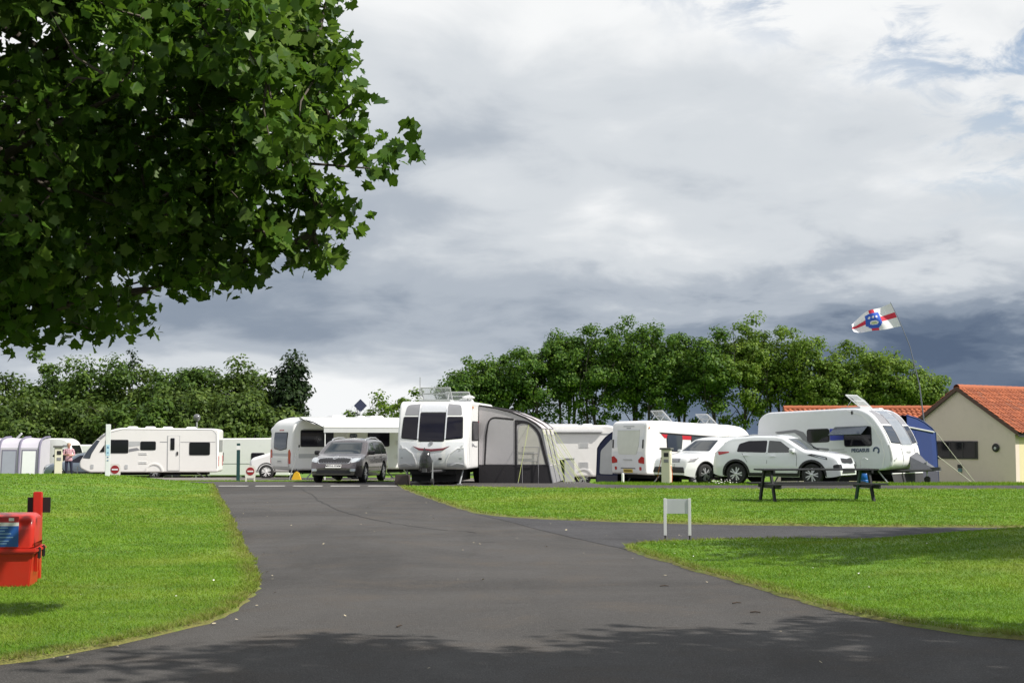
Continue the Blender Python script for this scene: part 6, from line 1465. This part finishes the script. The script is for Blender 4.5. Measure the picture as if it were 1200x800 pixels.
# ------------------------------------------------------------------ red fire-point box with its post
def fire_box():
    x, y = -5.21, 14.45; z = lz(x, y) - .045; root = thing('fire_point_box', 'red plastic fire point box with domed lid and blue notice on the lawn', 'fire box', (x, y, z), R(9))
    red = pm('red_plastic', (0.52, 0.022, 0.012), .38, var=.10, scale=2.5, coat=.15, dirt=.08)
    hw0, d0 = .42, .27
    b_ = MB(); vs = []
    for (zz, a, c_) in ((0, .37, .235), (.36, .405, .262), (.385, .41, .266)): vs += [(sx * a, sy * c_, zz) for sx, sy in ((-1, -1), (1, -1), (1, 1), (-1, 1))]
    b_.add(vs, [(3, 2, 1, 0)] + [(4 * r + i, 4 * r + (i + 1) % 4, 4 * r + 4 + (i + 1) % 4, 4 * r + 4 + i) for r in range(2) for i in range(4)] + [(8, 9, 10, 11)]); b_.build('tub', red, root, None, .022)
    r_ = MB(); r_.box((0, 0, .40), (.90, .60, .05)); r_.build('rim', red, root, None, .015)
    lid = rpoly([(-.275, .425), (.275, .425), (.262, .66), (.19, .745), (0, .775), (-.20, .745), (-.268, .66)], [.01, .01, .10, .12, .2, .12, .10], 5)
    L_ = MB(); vs, fs = slab([(p[0], p[1]) for p in lid], .415, .05); L_.add([(v.y, v.x, v.z) for v in vs], fs); lo = L_.build('lid', red, root, 40)
    fp_ = MB(); fp_.box((.10, -.272, .545), (.34, .012, .205)); fp_.build('notice', pm('notice_blue', (0.02, 0.10, 0.36), .4), lo)
    MB().box((.10, -.272, .665), (.34, .013, .035)).build('notice_band', M_white, lo); MB().box((.10, -.270, .71), (.34, .012, .055)).build('notice_head', pm('notice_red', (0.50, 0.02, 0.03), .4), lo)
    text_mesh('lettering', 'Fire\npoint', .032, M_white, lo, face_mtx((.02, -.278, .708), 'R'), .001); M_pb = pm('pale_blue_print', (0.25, 0.42, 0.62), .5)
    for zz, xx, ww in ((.63, .11, .12), (.60, .11, .06), (.572, .09, .22), (.536, .14, .16), (.50, .08, .20), (.475, .08, .16)): MB().box((xx, -.279, zz), (ww, .004, .010)).build('print_line', M_pb, lo)
    MB().box((.20, -.277, .712), (.05, .004, .03)).build('print_mark', M_white, lo)
    for yy in (-.14, .12):
        l_ = MB(); l_.box((.45, yy, .37), (.03, .04, .12)); l_.build('latch', M_black, root, None, .01)
    gs = MB(); gs.prism([(.10, .385), (.02, .385), (.045, .18), (.075, .18)], .395, .425, 'x'); gs.build('tub_rib', red, root); gs = MB(); gs.prism([(-.10, .385), (-.02, .385), (-.045, .18), (-.075, .18)], .395, .425, 'x'); gs.build('tub_rib', red, root)
    t = thing('fire_point_post', 'red post with a black backed sign behind the fire point box', 'post', (-4.99, 15.05, lz(-4.99, 15.05) - .02), R(6))
    MB().box((0, 0, .455), (.085, .085, .95)).build('post', red, t, None, .008); MB().box((0, .055, .79), (.235, .015, .16)).build('sign_panel', M_black, t); 
fire_box()

# ------------------------------------------------------------------ posts, bollards, signs of the site
def service_post(x, y, z, h, rz, label, w=.26):
    root = thing('service_post', label, 'service post', (x, y, z), rz); cm = pm('post_cream', (0.66, 0.63, 0.50), .5, var=.05)
    MB().box((0, 0, h / 2), (w, w * .9, h)).build('pillar', cm, root, None, .012); MB().box((0, 0, h + .02), (w * 1.35, w * 1.25, .07)).build('cap', pm('cap_grey', (0.13, 0.13, 0.12), .6), root, None, .015)
    for zz, hh in ((h * .84, .14), (h * .66, .11)): MB().box((w * .08, -w * .46, zz), (w * .55, .03, hh)).build('socket_cover', M_black if zz > h * .7 else M_grey, root, None, .008)
    MB().box((w * .51, 0, h * .72), (.03, w * .5, .34)).build('meter_door', cm, root, None, .006)
    MB().tube([(-w * .5, 0, h * .78), (-w * .65, 0, h * .72)], .035, 8).build('cable_plug', M_black, root, 60)
    return root
sp = service_post(5.30, 48.9, gz(5.3, 48.9), 1.16, R(-24), 'cream electric service post between the red-graphic caravan and a white car', .30)
MB().tube([(-.2, 0, .83), (-.5, .6, .35), (-.8, 1.4, .08), (-1.2, 2.6, .06)], .012, 6).build('hook_up_cable', pm('orange_cable', (0.55, 0.12, 0.03), .6), sp, 60)
MB().tube([(.17, -.05, .6), (.22, -.08, .35), (.20, -.05, .02)], .012, 6).build('hook_up_cable', pm('orange_cable', (0.55, 0.12, 0.03), .6), sp, 60)
service_post(-16.6, 52.2, gz(-16.6, 52.2), 1.26, R(20), 'cream electric service post between the lilac awning and the standing person', .27)

wp = thing('waymark_post', 'tall white square post with blue lettering at the lawn edge', 'post', (-12.55, 44.3, lz(-12.55, 44.3) - .03), R(14))
MB().box((0, 0, .80), (.15, .15, 1.64)).build('shaft', pm('paint_post', (0.68, 0.69, 0.72), .55, var=.08, dirt=.15), wp, None, .01)
pn_ = MB(); pn_.box((0, -.077, .82), (.11, .006, .34)); pn_.build('sticker', pm('sticker_pale_blue', (0.40, 0.58, 0.72), .5), wp)
MB().prism([(-.03, .88), (.03, .88), (0, .95)], -.084, -.081, 'y').build('arrow_mark', pm('sign_blue', (0.02, 0.10, 0.30), .5), wp)
for zz in (.74, .60, .50): MB().box((0, -.079, zz), (.05, .01, .025)).build('lettering_mark', pm('sign_blue', (0.02, 0.10, 0.30), .5), wp)
gp = thing('marker_post', 'dark green square post with a white band near the grass edge', 'post', (-10.05, 52.4, gz(-10.05, 52.4)), R(10)); gm = pm('post_green', (0.010, 0.05, 0.055), .55)
MB().box((0, 0, .70), (.125, .125, 1.40)).build('shaft', gm, gp, None, .008); MB().box((0, 0, 1.24), (.135, .135, .15)).build('band', M_white, gp)
wm = thing('marker_peg', 'short white peg in the grass beside the yellow number plate', 'post', (3.95, 50.9, gz(3.95, 50.9))); MB().tube([(0, 0, -.05), (0, 0, .33), (0, 0, .345)], [.05, .05, .03], 10).build('peg', M_white, wm, 50)

def no_entry(x, y, z, lab):
    root = thing('no_entry_sign', lab, 'road sign', (x, y, z), R(6))
    MB().prism(rr(-.19, .14, .19, .58, .10), -.012, .012, 'y').build('sign_board', pm('board_white', (0.70, 0.68, 0.62), .5), root)
    ring = [(.145 * math.cos(a), .385 + .145 * math.sin(a)) for a in np.linspace(0, 6.283, 28)[:-1]]
    MB().prism(ring, -.020, -.013, 'y').build('red_disc', pm('sign_red', (0.28, 0.016, 0.02), .4), root); MB().prism(rr(-.105, .36, .105, .41, .005), -.028, -.0205, 'y').build('white_bar', M_white, root)
    for s in (-1, 1): MB().box((s * .15, .0, .08), (.05, .03, .20)).build('foot', pm('board_white', (0.70, 0.68, 0.62), .5), root)
no_entry(-13.85, 49.8, .0 + .05, 'low red no entry disc on a white board in front of the long caravan')
no_entry(-9.42, 51.4, gz(-9.42, 51.4), 'low red no entry disc on a white board beside the green post')
lamp = thing('lamp_post', 'globe lamp on a slim pole behind the long white caravan', 'street lamp', (-17.7, 80, gz(-17.7, 80)))
MB().tube([(0, 0, 0), (0, 0, 3.35)], [.06, .045], 10).build('pole', M_galv, lamp, 60); g_ = MB(); g_.lathe([(.02, -.20)] + [(.20 * math.cos(a), .20 * math.sin(a)) for a in np.linspace(-1.4, 1.4, 11)] + [(.02, .20)], 'z', (0, 0, 3.55), 20); g_.build('globe', pm('smoked_globe', (0.12, 0.12, 0.13), .15, coat=.5), lamp, 60)
MB().lathe([(.06, 3.3), (.09, 3.36), (.07, 3.40)], 'z', (0, 0, 0), 12).build('collar', M_black, lamp, 50)

# loose kit about the pitches
t = thing('water_carrier', 'blue rolling water barrel standing by the swept caravan', 'water barrel', (12.05, 48.9, gz(12.05, 48.9)))
MB().lathe([(.12, 0), (.17, .02), (.18, .1), (.165, .12), (.18, .14), (.18, .32), (.165, .34), (.18, .36), (.17, .44), (.10, .46)], 'z', (0, 0, 0), 20).build('barrel', pm('barrel_blue', (0.01, 0.12, 0.42), .4), t, 40)
MB().tube([(-.1, 0, .44), (-.12, 0, .78), (0, 0, .88), (.14, 0, .82)], .014, 6).build('handle', M_galv, t, 60)
t = thing('wheel_clamp', 'yellow wedge-shaped clamp on the grass under the canopy caravan', 'wheel clamp', (-8.75, 58.0, gz(-8.75, 58.0)))
MB().prism([(-.20, 0), (.20, 0), (.10, .30), (.0, .36), (-.10, .28)], -.09, .09, 'y').build('wedge', M_cone, t, None, .02) if False else MB().prism([(-.20, 0), (.20, 0), (.10, .30), (.0, .36), (-.10, .28)], -.09, .09, 'y').build('wedge', M_cone, t)
MB().tube([(-.12, 0, .3), (0, 0, .46), (.08, 0, .32)], .015, 6).build('handle', M_black, t, 60)
t = thing('tripod_pole', 'thin grey leaning pole propped before the canopy caravan', 'pole', (-8.95, 57.3, gz(-8.95, 57.3)))
MB().tube([(0, 0, 0), (.38, .05, 1.35)], .022, 8).build('pole', M_galv, t, 60); MB().tube([(.38, .05, 1.33), (.40, .05, 1.42)], .035, 8).build('clamp', M_black, t, 60)
# white flowers in the strip by the cars
fl = []
for _ in range(60): fl.append((random.gauss(7.05, .22), random.gauss(48.0, .12)))
litter('white_flowers', 'small white flowers in the grass strip between the white cars', 'flowers', fl, lambda a, b_: gz(a, b_) + random.uniform(.03, .16), .025, pm('daisy_white', (0.75, 0.75, 0.70), 0.7), .6)
# longer grass on the strip in front of the parked cars and pitches
def rough_grass(boxes):
    V = []
    for (x0, x1, y0, y1, n, hh) in boxes:
        P = np.column_stack([rng.uniform(x0, x1, n), rng.uniform(y0, y1, n)]); a = rng.uniform(0, 6.28, n); h = rng.uniform(.4, 1.0, n) * hh; w = .016; z = zt(P[:, 0], P[:, 1]) - .06
        c_, s_ = np.cos(a) * w, np.sin(a) * w; l = rng.normal(0, .3, (n, 2)) * h[:, None]
        V.append(np.stack([np.column_stack([P[:, 0] - c_, P[:, 1] - s_, z]), np.column_stack([P[:, 0] + c_, P[:, 1] + s_, z]), np.column_stack([P + l, z + h + .04])], 1).reshape(-1, 3))
    V = np.concatenate(V); o = npmesh('pitch_grass', V, np.arange(len(V)).reshape(-1, 3), M_blade, attr=np.zeros(len(V))); tag(o, 'unmown grass strips between the cross road and the pitches', 'grass', kind='stuff')
rough_grass([(2.9, 26, 46.95, 49.0, 15000, .075), (-30, -4.5, 51.0, 54, 16000, .07), (2.9, 24, 49, 54.5, 11000, .07), (-30, -4.5, 54, 55.8, 4000, .07)])

# ------------------------------------------------------------------ the person
def person():
    x, y = -21.62, 69.6; root = thing('person', 'person in a pink checked shirt and dark jeans standing looking down at their hands', 'person', (x, y, gz(x, y)), R(15))
    J = {'pel': (0, 0, .93), 'wai': (0, .0, 1.05), 'che': (0, .0, 1.28), 'neck': (0, -.01, 1.46), 'hd0': (0, -.05, 1.53), 'hd1': (0, -.075, 1.62), 'hd2': (0, -.06, 1.70),
         'hl': (.10, 0, .90), 'kl': (.13, -.02, .49), 'al': (.15, .03, .09), 'tl': (.16, -.13, .045), 'hr': (-.10, 0, .90), 'kr': (-.10, -.04, .49), 'ar': (-.11, .01, .09), 'tr': (-.12, -.15, .045),
         'sl': (.19, 0, 1.40), 'el': (.26, -.03, 1.13), 'wl': (.08, -.24, 1.10), 'ml': (.03, -.28, 1.10), 'sr': (-.19, 0, 1.40), 'er': (-.26, -.03, 1.13), 'wr': (-.08, -.25, 1.14), 'mr': (-.03, -.29, 1.14)}
    rad = {'pel': .155, 'wai': .145, 'che': .165, 'neck': .062, 'hd0': .075, 'hd1': .092, 'hd2': .075, 'hl': .10, 'kl': .066, 'al': .045, 'tl': .042, 'hr': .10, 'kr': .066, 'ar': .045, 'tr': .042,
           'sl': .072, 'el': .050, 'wl': .033, 'ml': .036, 'sr': .072, 'er': .050, 'wr': .033, 'mr': .036}
    E = [('pel', 'wai'), ('wai', 'che'), ('che', 'neck'), ('neck', 'hd0'), ('hd0', 'hd1'), ('hd1', 'hd2'), ('pel', 'hl'), ('hl', 'kl'), ('kl', 'al'), ('al', 'tl'), ('pel', 'hr'), ('hr', 'kr'), ('kr', 'ar'), ('ar', 'tr'),
         ('che', 'sl'), ('sl', 'el'), ('el', 'wl'), ('wl', 'ml'), ('che', 'sr'), ('sr', 'er'), ('er', 'wr'), ('wr', 'mr')]
    names = list(J); vs = [J[n] for n in names]; rr_ = [rad[n] for n in names]; ed = [(names.index(a), names.index(b_)) for a, b_ in E]
    for s, w in ((1, 'ml'), (-1, 'mr')):     # fingers and thumb
        b0 = Vector(J[w])
        for k in range(4):
            i = len(vs); o = Vector((-s * .01, -.01, .026 - .017 * k)); L = (.075, .085, .078, .06)[k]
            vs += [tuple(b0 + o + Vector((-s * L * .5, -.03, 0))), tuple(b0 + o + Vector((-s * L, -.005, -.012)))]; rr_ += [.0095, .0085]; ed += [(names.index(w), i), (i, i + 1)]
        i = len(vs); vs += [tuple(b0 + Vector((-s * .0, -.045, .035))), tuple(b0 + Vector((-s * .035, -.06, .04)))]; rr_ += [.011, .009]; ed += [(names.index(w), i), (i, i + 1)]
    me = bpy.data.meshes.new('body'); me.from_pydata(vs, ed, []); o = bpy.data.objects.new('body', me); link(o, root)
    md = o.modifiers.new('skin', 'SKIN'); 
    for i, sv in enumerate(me.skin_vertices[0].data): sv.radius = (rr_[i], rr_[i] * (.74 if names[i] in ('pel', 'wai', 'che') else 1.0) if i < len(names) else rr_[i]); sv.use_root = (i == 0)
    s2 = o.modifiers.new('sub', 'SUBSURF'); s2.levels = 2; s2.render_levels = 2
    dg = bpy.context.evaluated_depsgraph_get(); nm = bpy.data.meshes.new_from_object(o.evaluated_get(dg)); o.modifiers.clear(); o.data = nm; nm.name = 'body'
    skin = pm('skin', (0.50, 0.28, 0.20), .5, var=.06); jeans = pm('denim', (0.012, 0.016, 0.035), .85, bump=.2); shoe = pm('shoe', (0.06, 0.05, 0.045), .7); shirt = bpy.data.materials.new('checked_shirt'); shirt.use_nodes = True
    t = NT(shirt.node_tree); t.n.clear(); cc = t.node('ShaderNodeTexCoord').outputs['Object']; se = t.node('ShaderNodeSeparateXYZ'); t.l.new(cc, se.inputs[0])
    gx_ = t.m('GREATER_THAN', t.m('SINE', t.m('MULTIPLY', se.outputs[0], 75)), .35); gz_ = t.m('GREATER_THAN', t.m('SINE', t.m('MULTIPLY', se.outputs[2], 75)), .35)
    col = t.mix(t.m('MULTIPLY', t.m('ADD', gx_, gz_), .42), (0.62, 0.42, 0.45), (0.26, 0.05, 0.09)); bs = t.node('ShaderNodeBsdfPrincipled'); t.put(bs.inputs['Base Color'], col); bs.inputs['Roughness'].default_value = .9
    ou = t.node('ShaderNodeOutputMaterial'); t.l.new(bs.outputs[0], ou.inputs[0])
    for m in (skin, shirt, jeans, shoe): nm.materials.append(m)
    for p in nm.polygons:
        c_ = p.center; p.use_smooth = True
        forearm = c_.y < -.10 and 1.0 < c_.z < 1.25
        p.material_index = 0 if (c_.z > 1.47 or (forearm and c_.y < -.12)) else 1 if c_.z > .86 else 2 if c_.z > .085 else 3
    # shirt hem hanging over the waist, hair, ears, nose and face marks
    hem = MB(); hem.lathe([(.150, 1.06), (.168, .95), (.176, .84), (.170, .835), (.160, .94)], 'z', (0, 0, 0), 20, cap=False); h_ = hem.build('shirt_hem', shirt, root, 60)
    for v in h_.data.vertices: v.co.y *= .80
    hr = MB(); hr.lathe([(.02, .115)] + [(.100 * math.cos(a), .105 * math.sin(a)) for a in np.linspace(1.35, -.35, 8)], 'z', (0, -.045, 1.635), 18, cap=False); hh = hr.build('hair', pm('grey_hair', (0.36, 0.30, 0.23), .8, bump=.5), root, 60)
    for v in hh.data.vertices:
        if v.co.y < -.10 and v.co.z < 1.68: v.co.z = 1.68 + (v.co.z - 1.68) * .2
    for s in (-1, 1): MB().lathe([(.006, -.012), (.022, 0), (.006, .012)], 'x', (s * .088, -.05, 1.605), 10).build('ear', skin, root, 60)
    n_ = MB(); n_.add([(0, -.150, 1.625), (.016, -.150, 1.585), (-.016, -.150, 1.585), (0, -.182, 1.590)], [(0, 1, 3), (0, 3, 2), (1, 2, 3), (0, 2, 1)]); n_.build('nose', skin, root)
    for s in (-1, 1): MB().lathe([(.002, -.004), (.011, 0), (.002, .004)], 'y', (s * .034, -.152, 1.625), 10).build('eye', M_ink, root)
    MB().box((0, -.152, 1.555), (.045, .008, .010)).build('mouth', pm('lip', (0.30, 0.10, 0.09), .5), root)
person()
